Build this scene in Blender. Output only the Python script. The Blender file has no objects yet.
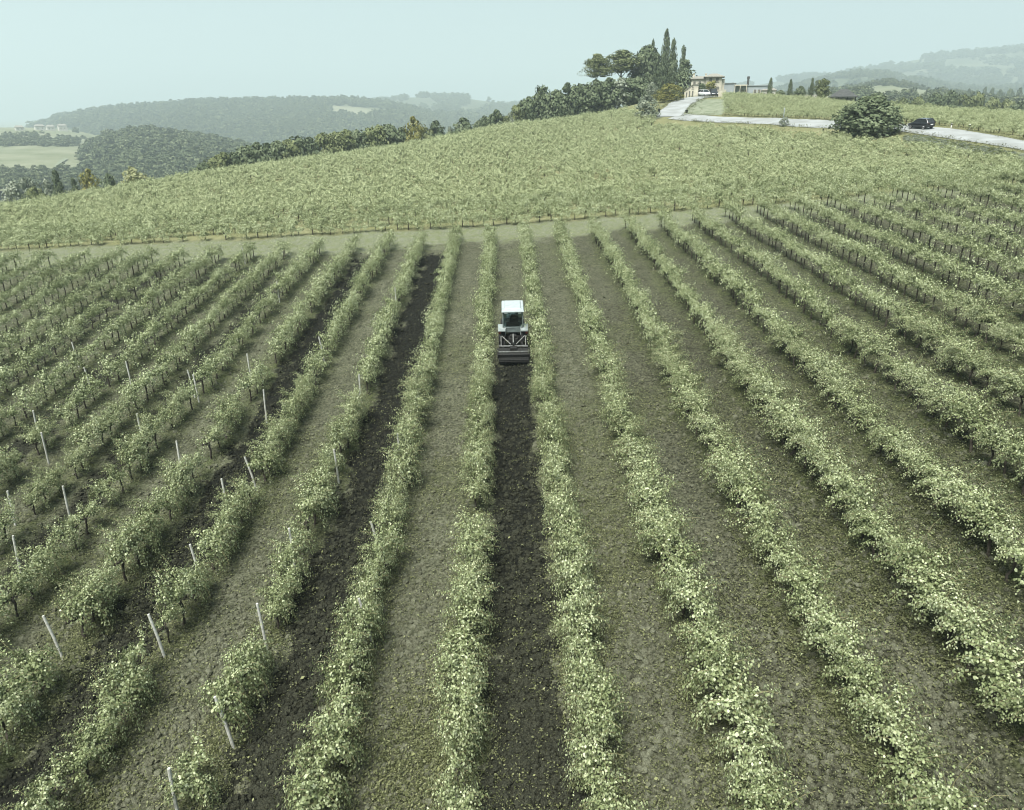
import bpy, bmesh, math, random
import numpy as np
from mathutils import Vector, Matrix

# ------------------------------------------------------------------ camera, sky, sun, exposure
SC = bpy.context.scene
COL = SC.collection
F, CX, CY = 740.0, 512.0, 405.0
PITCH = math.atan(290 / 740.0)
YAW = 0.014273
CZ = 14.0
cam = bpy.data.cameras.new('camera')
cam.sensor_fit = 'HORIZONTAL'; cam.sensor_width = 36.0; cam.lens = 36.0 * F / 1024.0
cam.clip_start = 0.3; cam.clip_end = 30000
co = bpy.data.objects.new('camera', cam); COL.objects.link(co)
co.location = (0, 0, CZ); co.rotation_euler = (math.pi / 2 - PITCH, 0, -YAW)
SC.camera = co

SUN_EL, SUN_AZ = math.radians(61), math.radians(-148)      # azimuth from +Y, clockwise
w = bpy.data.worlds.new('World'); SC.world = w; w.use_nodes = True
nt = w.node_tree; nt.nodes.clear()
wo = nt.nodes.new('ShaderNodeOutputWorld'); bg = nt.nodes.new('ShaderNodeBackground')
sk = nt.nodes.new('ShaderNodeTexSky'); sk.sky_type = 'NISHITA'; sk.sun_disc = False
sk.sun_elevation = SUN_EL; sk.sun_rotation = SUN_AZ; sk.dust_density = 4.0; sk.air_density = 1.4
mx = nt.nodes.new('ShaderNodeMix'); mx.data_type = 'RGBA'; mx.inputs[0].default_value = 0.9
mx.inputs[7].default_value = (1.60, 2.16, 2.31, 1)        # the even cloud veil
nt.links.new(sk.outputs[0], mx.inputs[6]); nt.links.new(mx.outputs[2], bg.inputs[0])
bg.inputs[1].default_value = 0.1
nt.links.new(bg.outputs[0], wo.inputs[0])

sl = bpy.data.lights.new('sun', 'SUN'); sl.energy = 5.0; sl.angle = math.radians(30); sl.color = (1.0, 0.97, 0.9)
so = bpy.data.objects.new('sun', sl); COL.objects.link(so)
sd = Vector((math.sin(SUN_AZ) * math.cos(SUN_EL), math.cos(SUN_AZ) * math.cos(SUN_EL), math.sin(SUN_EL)))
so.rotation_euler = sd.to_track_quat('Z', 'Y').to_euler(); so.location = (0, 0, 60)
SC.view_settings.view_transform = 'Standard'; SC.view_settings.look = 'None'
SC.view_settings.exposure = 1.47; SC.view_settings.gamma = 1.0; SC.view_settings.use_curve_mapping = False
try:
    SC.cycles.use_denoising = True; SC.cycles.filter_width = 1.0; SC.cycles.max_bounces = 6; SC.cycles.volume_bounces = 1
    SC.cycles.transparent_max_bounces = 6
except Exception:
    pass

# ------------------------------------------------------------------ helpers
def ray(px, py):
    a = (px - CX) / F; b = (CY - py) / F
    fw = math.cos(PITCH) + b * math.sin(PITCH); up = b * math.cos(PITCH) - math.sin(PITCH)
    return np.array([a * math.cos(YAW) + fw * math.sin(YAW), -a * math.sin(YAW) + fw * math.cos(YAW), up])
def P(px, py, Z): return ray(px, py) * Z + np.array([0, 0, CZ])
def proj(p):
    x, y, z = p[0], p[1], p[2] - CZ
    cx = x * math.cos(YAW) - y * math.sin(YAW); fh = x * math.sin(YAW) + y * math.cos(YAW)
    Zc = fh * math.cos(PITCH) - z * math.sin(PITCH); v = fh * math.sin(PITCH) + z * math.cos(PITCH)
    return CX + F * cx / Zc, CY - F * v / Zc, Zc

def lin(r, g, b):
    f = lambda c: (c / 255 / 12.92) if c <= 10 else ((c / 255 + .055) / 1.055) ** 2.4
    return (f(r), f(g), f(b), 1)

def tag(o, label=None, cat=None, group=None, kind=None):
    if label: o['label'] = label
    if cat: o['category'] = cat
    if group: o['group'] = group
    if kind: o['kind'] = kind
    return o
def empty(name, loc=(0, 0, 0), rz=0.0, sc=None):
    o = bpy.data.objects.new(name, None); COL.objects.link(o); o.location = loc; o.rotation_euler = (0, 0, rz)
    o.empty_display_size = .2
    if sc is not None: o.scale = sc
    return o
def link(name, me, parent=None, mat=None):
    o = bpy.data.objects.new(name, me); COL.objects.link(o)
    if parent: o.parent = parent
    if mat is not None and not me.materials: me.materials.append(mat)
    return o
KIDS = {}
def copy_tree(o, loc, rz, sc):
    r = o.copy(); COL.objects.link(r); r.location = loc; r.rotation_euler = (0, 0, rz); r.scale = sc
    for ch in o.children:
        c = ch.copy(); COL.objects.link(c); c.parent = r
    return r

def np_mesh(name, V, nper, smooth=False, attrs=None, faces=None):
    """verts (N,3); polygons of nper consecutive verts, or an explicit (M,nper) index array"""
    me = bpy.data.meshes.new(name)
    V = np.asarray(V, np.float32)
    if faces is None: faces = np.arange(len(V)).reshape(-1, nper)
    faces = np.asarray(faces, np.int32)
    me.vertices.add(len(V)); me.vertices.foreach_set('co', V.ravel())
    me.loops.add(faces.size); me.loops.foreach_set('vertex_index', faces.ravel())
    me.polygons.add(len(faces)); me.polygons.foreach_set('loop_start', np.arange(0, faces.size, faces.shape[1], dtype=np.int32))
    if smooth: me.polygons.foreach_set('use_smooth', np.ones(len(faces), bool))
    for k, (dom, arr) in (attrs or {}).items():
        a = me.attributes.new(k, 'FLOAT', dom); a.data.foreach_set('value', np.asarray(arr, np.float32))
    me.update(); me.validate()
    return me

class MB:
    def __init__(s): s.v = []; s.f = []
    def add(s, vs, fs):
        n = len(s.v); s.v += [tuple(map(float, q)) for q in vs]; s.f += [tuple(i + n for i in q) for q in fs]
    def box(s, c, d, taper=1.0, rz=0.0, ry=0.0, rx=0.0):
        M = Matrix.Translation(c) @ Matrix.Rotation(rz, 4, 'Z') @ Matrix.Rotation(ry, 4, 'Y') @ Matrix.Rotation(rx, 4, 'X')
        x, y, z = d[0] / 2, d[1] / 2, d[2] / 2; t = taper
        vs = [(-x, -y, -z), (x, -y, -z), (x, y, -z), (-x, y, -z), (-x * t, -y * t, z), (x * t, -y * t, z), (x * t, y * t, z), (-x * t, y * t, z)]
        s.add([M @ Vector(q) for q in vs], [(0, 3, 2, 1), (4, 5, 6, 7), (0, 1, 5, 4), (1, 2, 6, 5), (2, 3, 7, 6), (3, 0, 4, 7)])
    def tube(s, pts, r, n=7, cap=True):
        pts = [Vector(p) for p in pts]; rs = r if hasattr(r, '__len__') else [r] * len(pts)
        rings = []
        for i, p in enumerate(pts):
            d = (pts[min(i + 1, len(pts) - 1)] - pts[max(i - 1, 0)])
            if d.length < 1e-9: d = Vector((0, 0, 1))
            d.normalize(); u = d.cross(Vector((0, 0, 1)) if abs(d.z) < .95 else Vector((1, 0, 0))).normalized(); q = d.cross(u)
            rings.append([p + (u * math.cos(a) + q * math.sin(a)) * rs[i] for a in [2 * math.pi * k / n for k in range(n)]])
        fs = []
        for i in range(len(rings) - 1):
            for k in range(n): fs.append((i * n + k, i * n + (k + 1) % n, (i + 1) * n + (k + 1) % n, (i + 1) * n + k))
        if cap: fs += [tuple(range(n - 1, -1, -1)), tuple((len(rings) - 1) * n + k for k in range(n))]
        s.add([v for rg in rings for v in rg], fs)
    def prism(s, prof, x0, x1):
        """profile in (y,z), extruded along x"""
        n = len(prof)
        s.add([(x0, a, b) for a, b in prof] + [(x1, a, b) for a, b in prof],
              [tuple(range(n - 1, -1, -1)), tuple(range(n, 2 * n))] + [(k, (k + 1) % n, n + (k + 1) % n, n + k) for k in range(n)])
    def lathe_x(s, prof, cx, cy, cz, n=20):
        """profile of (x, radius) turned round an axis along x"""
        m = len(prof)
        vs = [(cx + px, cy + r * math.cos(2 * math.pi * k / n), cz + r * math.sin(2 * math.pi * k / n)) for px, r in prof for k in range(n)]
        fs = [(i * n + k, i * n + (k + 1) % n, (i + 1) * n + (k + 1) % n, (i + 1) * n + k) for i in range(m - 1) for k in range(n)]
        fs += [tuple(range(n)), tuple((m - 1) * n + k for k in range(n - 1, -1, -1))]
        s.add(vs, fs)
    def mesh(s, name, smooth=False, bevel=0):
        me = bpy.data.meshes.new(name); me.from_pydata(s.v, [], s.f); me.update()
        bm = bmesh.new(); bm.from_mesh(me)
        bmesh.ops.recalc_face_normals(bm, faces=bm.faces)
        if bevel: bmesh.ops.bevel(bm, geom=list(bm.edges), offset=bevel, segments=2, affect='EDGES', profile=.6)
        bm.to_mesh(me); bm.free()
        if smooth: me.polygons.foreach_set('use_smooth', [True] * len(me.polygons))
        return me
    def build(s, name, mat, parent=None, smooth=False, bevel=0):
        return link(name, s.mesh(name, smooth, bevel), parent, mat)

# ---- value noise
def _h(ix, iy, s):
    n = (ix.astype(np.int64) * 374761393 + iy.astype(np.int64) * 668265263 + s * 1442695041) & 0xffffffff
    n = ((n ^ (n >> 13)) * 1274126177) & 0xffffffff
    return ((n ^ (n >> 16)) & 0xffff) / 65535.0
def vn(x, y, s=0):
    ix = np.floor(x); iy = np.floor(y); fx = x - ix; fy = y - iy
    fx = fx * fx * (3 - 2 * fx); fy = fy * fy * (3 - 2 * fy)
    a = _h(ix, iy, s); b = _h(ix + 1, iy, s); c = _h(ix, iy + 1, s); d = _h(ix + 1, iy + 1, s)
    return (a * (1 - fx) + b * fx) * (1 - fy) + (c * (1 - fx) + d * fx) * fy
def sst(a, b, x): t = np.clip((x - a) / (b - a), 0, 1); return t * t * (3 - 2 * t)

# ------------------------------------------------------------------ materials
def mat(name, col, rough=.8, spec=.3, metal=0, noise=None, bump=None, trans=0):
    m = bpy.data.materials.new(name); m.use_nodes = True; n = m.node_tree; b = n.nodes['Principled BSDF']
    b.inputs['Base Color'].default_value = col; b.inputs['Roughness'].default_value = rough
    b.inputs['Specular IOR Level'].default_value = spec; b.inputs['Metallic'].default_value = metal
    if noise:
        sc, c2, det = noise
        t = n.nodes.new('ShaderNodeTexNoise'); t.inputs['Scale'].default_value = sc; t.inputs['Detail'].default_value = det
        tc = n.nodes.new('ShaderNodeTexCoord'); n.links.new(tc.outputs['Object'], t.inputs['Vector'])
        r = n.nodes.new('ShaderNodeValToRGB'); r.color_ramp.elements[0].position = .35; r.color_ramp.elements[1].position = .65
        r.color_ramp.elements[0].color = col; r.color_ramp.elements[1].color = c2
        n.links.new(t.outputs['Fac'], r.inputs[0]); n.links.new(r.outputs[0], b.inputs['Base Color'])
        if bump:
            bp = n.nodes.new('ShaderNodeBump'); bp.inputs['Strength'].default_value = .6; bp.inputs['Distance'].default_value = bump
            n.links.new(t.outputs['Fac'], bp.inputs['Height']); n.links.new(bp.outputs[0], b.inputs['Normal'])
    return m

def leaf_mat(name, c_dark, c_mid, c_pale, trans=.3, rough=.45, spec=.35, obj_var=.12):
    m = bpy.data.materials.new(name); m.use_nodes = True; n = m.node_tree; L = n.links; b = n.nodes['Principled BSDF']
    at = n.nodes.new('ShaderNodeAttribute'); at.attribute_name = 'tint'
    oi = n.nodes.new('ShaderNodeObjectInfo')
    ma = n.nodes.new('ShaderNodeMath'); ma.operation = 'MULTIPLY_ADD'; ma.inputs[1].default_value = obj_var * 2; ma.inputs[2].default_value = -obj_var
    L.new(oi.outputs['Random'], ma.inputs[0])
    ad = n.nodes.new('ShaderNodeMath'); ad.operation = 'ADD'; ad.use_clamp = True
    L.new(at.outputs['Fac'], ad.inputs[0]); L.new(ma.outputs[0], ad.inputs[1])
    r = n.nodes.new('ShaderNodeValToRGB'); e = r.color_ramp.elements
    e[0].position = 0; e[0].color = c_dark; e[1].position = 1; e[1].color = c_pale
    k = e.new(.5); k.color = c_mid
    L.new(ad.outputs[0], r.inputs[0]); L.new(r.outputs[0], b.inputs['Base Color'])
    b.inputs['Roughness'].default_value = rough; b.inputs['Specular IOR Level'].default_value = spec
    tr = n.nodes.new('ShaderNodeBsdfTranslucent'); L.new(r.outputs[0], tr.inputs[0])
    mxs = n.nodes.new('ShaderNodeMixShader'); mxs.inputs[0].default_value = trans
    L.new(b.outputs[0], mxs.inputs[1]); L.new(tr.outputs[0], mxs.inputs[2])
    L.new(mxs.outputs[0], n.nodes['Material Output'].inputs['Surface'])
    return m

M = {}
M['vine_leaf'] = leaf_mat('vine_leaf', (.050, .066, .022, 1), (.205, .242, .118, 1), (.46, .50, .33, 1), .2, .6, .18, .10)
M['far_leaf'] = leaf_mat('far_vine_leaf', (.095, .114, .045, 1), (.262, .300, .155, 1), (.44, .475, .30, 1), .24, .55, .25, .14)
M['bark'] = mat('vine_bark', (.030, .026, .020, 1), .9, .15, noise=(14, (.07, .062, .05, 1), 4))
M['stake'] = mat('weathered_wood', (.40, .41, .38, 1), .9, .15, noise=(11, (.25, .25, .22, 1), 6))
M['dark_leaf'] = leaf_mat('dark_foliage', (.028, .040, .020, 1), (.075, .098, .052, 1), (.155, .185, .110, 1), .14, .65, .12, .15)
M['green_leaf'] = leaf_mat('green_foliage', (.050, .062, .024, 1), (.112, .134, .058, 1), (.19, .21, .105, 1), .18, .65, .12, .12)
M['olive_leaf'] = leaf_mat('olive_foliage', (.070, .090, .056, 1), (.145, .172, .120, 1), (.25, .275, .21, 1), .2, .5, .35, .1)
M['gold_leaf'] = leaf_mat('yellow_foliage', (.075, .078, .018, 1), (.15, .150, .035, 1), (.24, .23, .065, 1), .25, .5, .3, .1)
M['pale_leaf'] = leaf_mat('pale_foliage', (.13, .145, .06, 1), (.22, .235, .11, 1), (.30, .31, .17, 1), .25, .5, .3, .1)
M['forest_leaf'] = leaf_mat('forest_foliage', (.028, .040, .022, 1), (.070, .088, .046, 1), (.15, .17, .095, 1), .15, .7, .08, .13)
M['weed_leaf'] = leaf_mat('weed_leaf', (.040, .048, .018, 1), (.088, .098, .042, 1), (.18, .19, .10, 1), .2, .6, .2, .2)
M['wood'] = mat('tree_bark', (.055, .045, .035, 1), .9, .15, noise=(3, (.10, .085, .07, 1), 4))
M['clod'] = mat('soil_clod', (.030, .032, .020, 1), .95, .1, noise=(7, (.095, .098, .068, 1), 5))
M['dry_clod'] = mat('dry_soil_clod', (.052, .056, .037, 1), .95, .1, noise=(9, (.112, .116, .083, 1), 5))
M['dark_clod'] = mat('tilled_clod', (.006, .0066, .0048, 1), .95, .08, noise=(7, (.036, .038, .026, 1), 5))
M['road'] = mat('road_gravel', (.225, .24, .24, 1), .9, .2, noise=(.35, (.165, .175, .17, 1), 9))
M['stone'] = mat('pale_stone', (.44, .42, .345, 1), .9, .2, noise=(1.2, (.36, .34, .28, 1), 6))
M['stone_grey'] = mat('grey_plaster', (.25, .28, .295, 1), .9, .2, noise=(.8, (.21, .24, .25, 1), 5))
M['white_wall'] = mat('white_plaster', (.45, .44, .40, 1), .85, .2, noise=(1, (.38, .37, .335, 1), 4))
M['tile'] = mat('roof_tile', (.20, .195, .17, 1), .9, .2, noise=(3, (.15, .147, .13, 1), 4))
M['dark_roof'] = mat('dark_roof', (.030, .032, .032, 1), .8, .25, noise=(2, (.055, .058, .056, 1), 4))
M['shutter'] = mat('dark_opening', (.10, .098, .085, 1), .7, .3)
M['dark_metal'] = mat('dark_metal', (.009, .010, .0105, 1), .8, .2, 0, noise=(12, (.018, .018, .016, 1), 4))
M['bare_metal'] = mat('worn_steel', (.15, .16, .155, 1), .65, .3, .1, noise=(10, (.09, .09, .083, 1), 4))
M['tractor_paint'] = mat('pale_tractor_paint', (.19, .22, .22, 1), .5, .4, noise=(5, (.14, .16, .155, 1), 4))
M['frame_paint'] = mat('grey_green_paint', (.115, .14, .138, 1), .5, .4, noise=(5, (.085, .10, .096, 1), 4))
M['roof_paint'] = mat('pale_cab_roof', (.27, .31, .315, 1), .5, .4, noise=(4, (.22, .25, .255, 1), 4))
M['tyre'] = mat('tyre_rubber', (.012, .013, .015, 1), .85, .2, noise=(10, (.026, .026, .025, 1), 4))
M['glass'] = mat('tinted_glass', (.10, .13, .13, 1), .12, .6, noise=(1.5, (.13, .16, .16, 1), 2))
M['seat'] = mat('black_seat', (.012, .013, .014, 1), .7, .3)
M['car_paint'] = mat('black_car_paint', (.010, .011, .014, 1), .18, .6)
M['car_glass'] = mat('car_glass', (.014, .017, .019, 1), .3, .35)
M['chrome'] = mat('wheel_alloy', (.50, .51, .52, 1), .35, .5, .6)
M['red_lamp'] = mat('red_lamp_glass', (.03, .010, .008, 1), .25, .5)
M['plate'] = mat('white_plate', (.7, .7, .68, 1), .5, .4)
M['silver_paint'] = mat('silver_car_paint', (.48, .50, .50, 1), .3, .5)
M['field'] = mat('pale_field', (.095, .108, .060, 1), .95, .1, noise=(.03, (.150, .158, .105, 1), 9))
M['hill'] = mat('wooded_hill', (.040, .050, .026, 1), .95, .1, noise=(.02, (.066, .078, .042, 1), 8))
M['hill_far'] = mat('far_hill', (.045, .056, .034, 1), .95, .1, noise=(.006, (.11, .12, .075, 1), 9))
M['tarp'] = mat('pale_tarp', (.55, .54, .49, 1), .8, .3, noise=(2, (.45, .44, .4, 1), 4))

# ------------------------------------------------------------------ terrain
def near_z(x, y):
    yy = y - 30
    return CZ - 12.888 - 1.12 + .08133 * y + .10413 * x + .0004507 * x * x - .0010218 * x * yy + .0008563 * yy * yy - 4.434e-5 * yy ** 3
ctl = []
for x in (-24, -14, -5, 5, 14, 24):
    for y in (9, 18, 28, 38, 48, 58):
        if abs(x) < y * .75 + 4: ctl.append((x, y, near_z(x, y)))
for px, py, Z in [(512, 219, 66), (700, 208, 63), (600, 213, 65), (900, 195, 60), (1020, 188, 59), (1150, 178, 58), (790, 202, 62), (100, 244.5, 66), (0, 248, 67), (-150, 256, 70), (300, 231, 66.5), (200, 237.5, 66.5), (400, 225, 66)]:
    ctl.append(tuple(P(px, py, Z)))
for px, py, Z in [(512, 188, 80), (512, 165, 95), (512, 145, 115), (512, 131, 135), (508, 122, 152),
        (700, 180, 74), (700, 160, 90), (700, 140, 110), (700, 126, 132), (600, 180, 82), (600, 150, 108), (600, 125, 140), (590, 113, 165),
        (900, 165, 74), (900, 145, 90), (1020, 160, 75), (1150, 150, 80), (790, 170, 78), (790, 148, 96), (790, 133, 112),
        (100, 215, 82), (110, 186, 112), (0, 221, 84), (0, 203, 108), (-150, 215, 110),
        (300, 195, 85), (300, 175, 106), (300, 158, 140), (200, 205, 82), (200, 170, 122), (400, 190, 82), (400, 165, 105), (400, 144, 147)]:
    p = P(px, py, Z); ctl.append((p[0], p[1], p[2] - 1.2))
for px, py, Z in [(640, 103, 185), (655, 116, 150), (690, 97, 178), (705, 97, 182), (700, 119, 145), (830, 124.5, 118), (920, 129.5, 103), (1024, 146, 85), (1150, 165, 72), (760, 121, 131),
        (730, 97, 182), (800, 100, 172), (870, 108, 160), (960, 115, 150), (1024, 119, 140), (1150, 125, 130)]:
    ctl.append(tuple(P(px, py, Z)))
for px, py, Z, d in [(508, 122, 185, 5), (508, 122, 260, 18), (300, 158, 180, 6), (300, 158, 260, 20), (400, 144, 185, 5), (400, 144, 270, 19), (100, 187, 140, 4), (100, 187, 220, 17), (0, 203, 140, 4), (0, 203, 220, 15),
        (200, 170, 155, 5), (200, 170, 240, 18), (590, 110, 200, 3), (590, 110, 280, 16), (-150, 215, 160, 5), (-150, 215, 260, 15), (660, 97, 230, 4), (660, 97, 320, 15), (740, 96, 230, 3), (740, 96, 320, 8),
        (830, 104, 220, 4), (830, 104, 320, 8), (960, 113, 200, 3), (960, 108, 320, 4), (1150, 123, 200, 4), (1150, 110, 320, 4)]:
    p = P(px, py, Z); ctl.append((p[0], p[1], p[2] - d))
ctl += [(-20, -10, near_z(-5, 9) - 1.5), (20, -10, near_z(5, 9) + 1.5), (-60, 20, near_z(-24, 28) - 2), (60, 20, near_z(24, 28) + 2.5), (-80, -30, -3), (80, -30, 4)]
CT = np.array(ctl, float); NC = len(CT)
def _U(d2): return .5 * d2 * np.log(np.maximum(d2, 1e-9))
_d2 = ((CT[:, None, :2] - CT[None, :, :2]) ** 2).sum(-1)
_A = np.zeros((NC + 3, NC + 3)); _A[:NC, :NC] = _U(_d2) + np.eye(NC) * 40.; _A[:NC, NC] = 1; _A[:NC, NC + 1:] = CT[:, :2]; _A[NC:, :NC] = _A[:NC, NC:].T
_W = np.linalg.solve(_A, np.concatenate([CT[:, 2], np.zeros(3)]))
def terr(x, y):
    x = np.atleast_1d(np.asarray(x, float)); y = np.atleast_1d(np.asarray(y, float)); x, y = np.broadcast_arrays(x, y)
    X = x.ravel(); Y = y.ravel(); o = np.empty(X.shape)
    for s in range(0, len(X), 20000):
        xs = np.clip(X[s:s + 20000, None], -330, 330); ys = np.clip(Y[s:s + 20000, None], -60, 380)
        o[s:s + 20000] = _U((xs - CT[:, 0]) ** 2 + (ys - CT[:, 1]) ** 2) @ _W[:NC] + _W[NC] + _W[NC + 1] * xs[:, 0] + _W[NC + 2] * ys[:, 0]
    r = np.hypot(X, Y - 80)
    val = -40 + 46 * sst(-150, 260, X)
    k = sst(170, 330, r)
    return (o * (1 - k) + val * k).reshape(x.shape)
def tz(x, y): return float(terr(x, y)[0])
def ground_at(px, py, z0=12., z1=330.):
    """first point where the sight line meets the ground"""
    Z = np.arange(z0, z1, .25); r = ray(px, py); pts = r[None] * Z[:, None] + np.array([0, 0, CZ])
    d = pts[:, 2] - terr(pts[:, 0], pts[:, 1]); i = np.argmax(d < 0)
    if d[i] >= 0: i = len(Z) - 1
    return pts[i]

ROW_S, ROW_X0 = 2.7, -.874
ROW_END = 60.3
def row_x(i): return ROW_X0 + ROW_S * i
TR = ground_at(513, 364)              # the back of the tractor's tiller
TRY = float(TR[1])
TILLED = {0: (.16, .84, -20, TRY + .6), -2: (.16, .84, -20, 57.6), -4: (.16, .84, -20, 58), -6: (.26, .72, -20, 50), -8: (.25, .75, 20, 58), -10: (.25, .75, 30, 58)}
def tilled_mask(x, y):
    u = (x - ROW_X0) / ROW_S; k = np.floor(u); fr = u - k
    n = (vn(x * 2.2, y * 1.3, 5) - .5) * .30 + (vn(x * 7, y * 6, 6) - .5) * .20
    o = np.zeros_like(x)
    for kk, (a, b, y0, y1) in TILLED.items():
        s = sst(a - .05, a + .05, fr + n) * (1 - sst(b - .05, b + .05, fr + n)) * sst(y0 - 1, y0 + 1, y) * (1 - sst(y1 - .5, y1 + .3, y + n * 4))
        o = np.where(k == kk, s * (1 if kk in (0, -2, -4) else .85), o)
    return o
def head_edge(x): return 65.3 - .045 * x      # where the upper field starts
def micro(x, y):
    d = np.hypot(x, y); f = 1 - sst(75, 110, d)
    til = tilled_mask(x, y)
    u = (x - ROW_X0) / ROW_S; fr = u - np.floor(u); rowd = np.minimum(fr, 1 - fr) * ROW_S
    z = (vn(x * 1.1, y * .9, 1) - .5) * .10 + (vn(x * 3.1, y * 2.9, 2) - .5) * .09 + (vn(x * 6.5, y * 6.1, 3) - .5) * .10
    z += .10 * np.exp(-(rowd / .35) ** 2) * (1 - sst(60, 62, y))
    z += til * ((vn(x * 5, y * 5, 7) - .5) * .16 + (vn(x * 9, y * 9, 8) - .5) * .08 - .05)
    return z * f * np.where(y > 61, .6, 1.0)

def axis(segs):
    """segs: list of (end, step); starts at the first number"""
    o = [segs[0]]
    for e, st in segs[1:]:
        n = max(1, int(round((e - o[-1]) / st))); a = o[-1]
        o += list(a + (e - a) * np.arange(1, n + 1) / n)
    return np.array(o)
pos = [(13, .09), (24, .16), (40, .35), (80, 1.3), (200, 4), (400, 14), (1200, 80), (4000, 300), (9000, 900)]
xp = axis([0.] + pos); gx = np.concatenate([-xp[:0:-1], xp])
gy = axis([-4000., (-400, 900), (-60, 60), (0, 6), (7, .5), (24, .09), (40, .16), (66, .3), (110, 1.0), (220, 2.5), (400, 10), (1200, 60), (4000, 300), (9000, 900)])
X, Y = np.meshgrid(gx, gy); Zg = terr(X, Y) + micro(X, Y)
nx, ny = len(gx), len(gy)
idx = np.arange(nx * ny).reshape(ny, nx)
fc = np.stack([idx[:-1, :-1], idx[:-1, 1:], idx[1:, 1:], idx[1:, :-1]], -1).reshape(-1, 4)
u = (X - ROW_X0) / ROW_S; fr = u - np.floor(u); rowd = np.minimum(fr, 1 - fr) * ROW_S
inner = 1 - sst(58.6, 60.4, Y + (vn(X * .8, Y * .8, 21) - .5) * 2)
weed = np.clip(np.exp(-(rowd / .5) ** 2) * .9 + sst(.5, .75, vn(X * .5, Y * .25, 11)) * .38, 0, 1) * inner
upf = sst(head_edge(X) - .6, head_edge(X) + .6, Y + (vn(X * .7, Y * .7, 22) - .5) * 1.6)
headl = (1 - inner) * (1 - upf)
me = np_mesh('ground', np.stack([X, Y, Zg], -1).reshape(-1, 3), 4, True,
             {'tilled': ('POINT', tilled_mask(X, Y).ravel()), 'weed': ('POINT', weed.ravel()), 'headland': ('POINT', headl.ravel()), 'dark_soil': ('POINT', (np.clip(sst(2.5, 8, X) * (1 - sst(22, 50, Y) * .55) + sst(16, 8, Y) * .5 + (vn(X * .4, Y * .3, 41) - .5) * .5, 0, 1) * inner).ravel()), 'upper': ('POINT', upf.ravel())}, fc)
gm = bpy.data.materials.new('vineyard_soil'); gm.use_nodes = True; n = gm.node_tree; L = n.links; b = n.nodes['Principled BSDF']
b.inputs['Roughness'].default_value = .95; b.inputs['Specular IOR Level'].default_value = .12
tc = n.nodes.new('ShaderNodeTexCoord')
def NZ(s, det, dist=0):
    t = n.nodes.new('ShaderNodeTexNoise'); t.inputs['Scale'].default_value = s; t.inputs['Detail'].default_value = det; t.inputs['Distortion'].default_value = dist
    L.new(tc.outputs['Object'], t.inputs['Vector']); return t.outputs['Fac']
def RMP(fac, c0, c1, p0=.35, p1=.65):
    r = n.nodes.new('ShaderNodeValToRGB'); r.color_ramp.elements[0].color = c0; r.color_ramp.elements[1].color = c1
    r.color_ramp.elements[0].position = p0; r.color_ramp.elements[1].position = p1; L.new(fac, r.inputs[0]); return r.outputs[0]
def MIX(fac, a, c):
    m = n.nodes.new('ShaderNodeMix'); m.data_type = 'RGBA'; L.new(a, m.inputs[6]); L.new(c, m.inputs[7])
    if isinstance(fac, float): m.inputs[0].default_value = fac
    else: L.new(fac, m.inputs[0])
    return m.outputs[2]
def ATT(k):
    a = n.nodes.new('ShaderNodeAttribute'); a.attribute_name = k; return a.outputs['Fac']
def MUL(a, c):
    m = n.nodes.new('ShaderNodeMath'); m.operation = 'MULTIPLY'; L.new(a, m.inputs[0])
    if isinstance(c, float): m.inputs[1].default_value = c
    else: L.new(c, m.inputs[1])
    return m.outputs[0]
big, mid, fine, grit = NZ(.25, 3), NZ(2.2, 6), NZ(11, 8), NZ(38, 6)
vo = n.nodes.new('ShaderNodeTexVoronoi'); vo.inputs['Scale'].default_value = 12; vo.feature = 'SMOOTH_F1'; vo.inputs['Smoothness'].default_value = .6
nd = n.nodes.new('ShaderNodeTexNoise'); nd.inputs['Scale'].default_value = 6; nd.inputs['Detail'].default_value = 3; L.new(tc.outputs['Object'], nd.inputs['Vector'])
vm = n.nodes.new('ShaderNodeVectorMath'); vm.operation = 'MULTIPLY_ADD'; vm.inputs[1].default_value = (.16, .16, .16); L.new(nd.outputs['Color'], vm.inputs[0]); L.new(tc.outputs['Object'], vm.inputs[2]); L.new(vm.outputs[0], vo.inputs['Vector'])
vc = n.nodes.new('ShaderNodeSeparateColor'); L.new(vo.outputs['Color'], vc.inputs[0])
soil = MIX(.5, RMP(fine, (.010, .011, .0065, 1), (.108, .114, .076, 1), .40, .60), RMP(mid, (.034, .037, .021, 1), (.078, .084, .053, 1)))
soil = MIX(MUL(RMP(grit, (0, 0, 0, 1), (1, 1, 1, 1), .55, .75), .35), soil, RMP(big, (.09, .093, .066, 1), (.12, .122, .09, 1)))
soil = MIX(MUL(RMP(vc.outputs[0], (0, 0, 0, 1), (1, 1, 1, 1), .62, .95), .55), soil, RMP(big, (.11, .113, .08, 1), (.15, .152, .115, 1)))
soil = MIX(MUL(RMP(vc.outputs[1], (0, 0, 0, 1), (1, 1, 1, 1), .70, .95), .6), soil, RMP(mid, (.022, .022, .014, 1), (.04, .042, .022, 1)))
dark_soil_col = RMP(fine, (.006, .0065, .004, 1), (.048, .049, .032, 1), .40, .60)
soil = MIX(MUL(ATT('dark_soil'), .8), soil, dark_soil_col)  # soil colour mixed darker towards the right lanes and towards the camera
grass = RMP(fine, (.024, .031, .011, 1), (.072, .085, .036, 1))
c = MIX(MUL(ATT('weed'), RMP(mid, (.25, .25, .25, 1), (.95, .95, .95, 1))), soil, grass)
c = MIX(ATT('tilled'), c, RMP(fine, (.003, .0034, .0026, 1), (.012, .013, .009, 1)))
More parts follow.
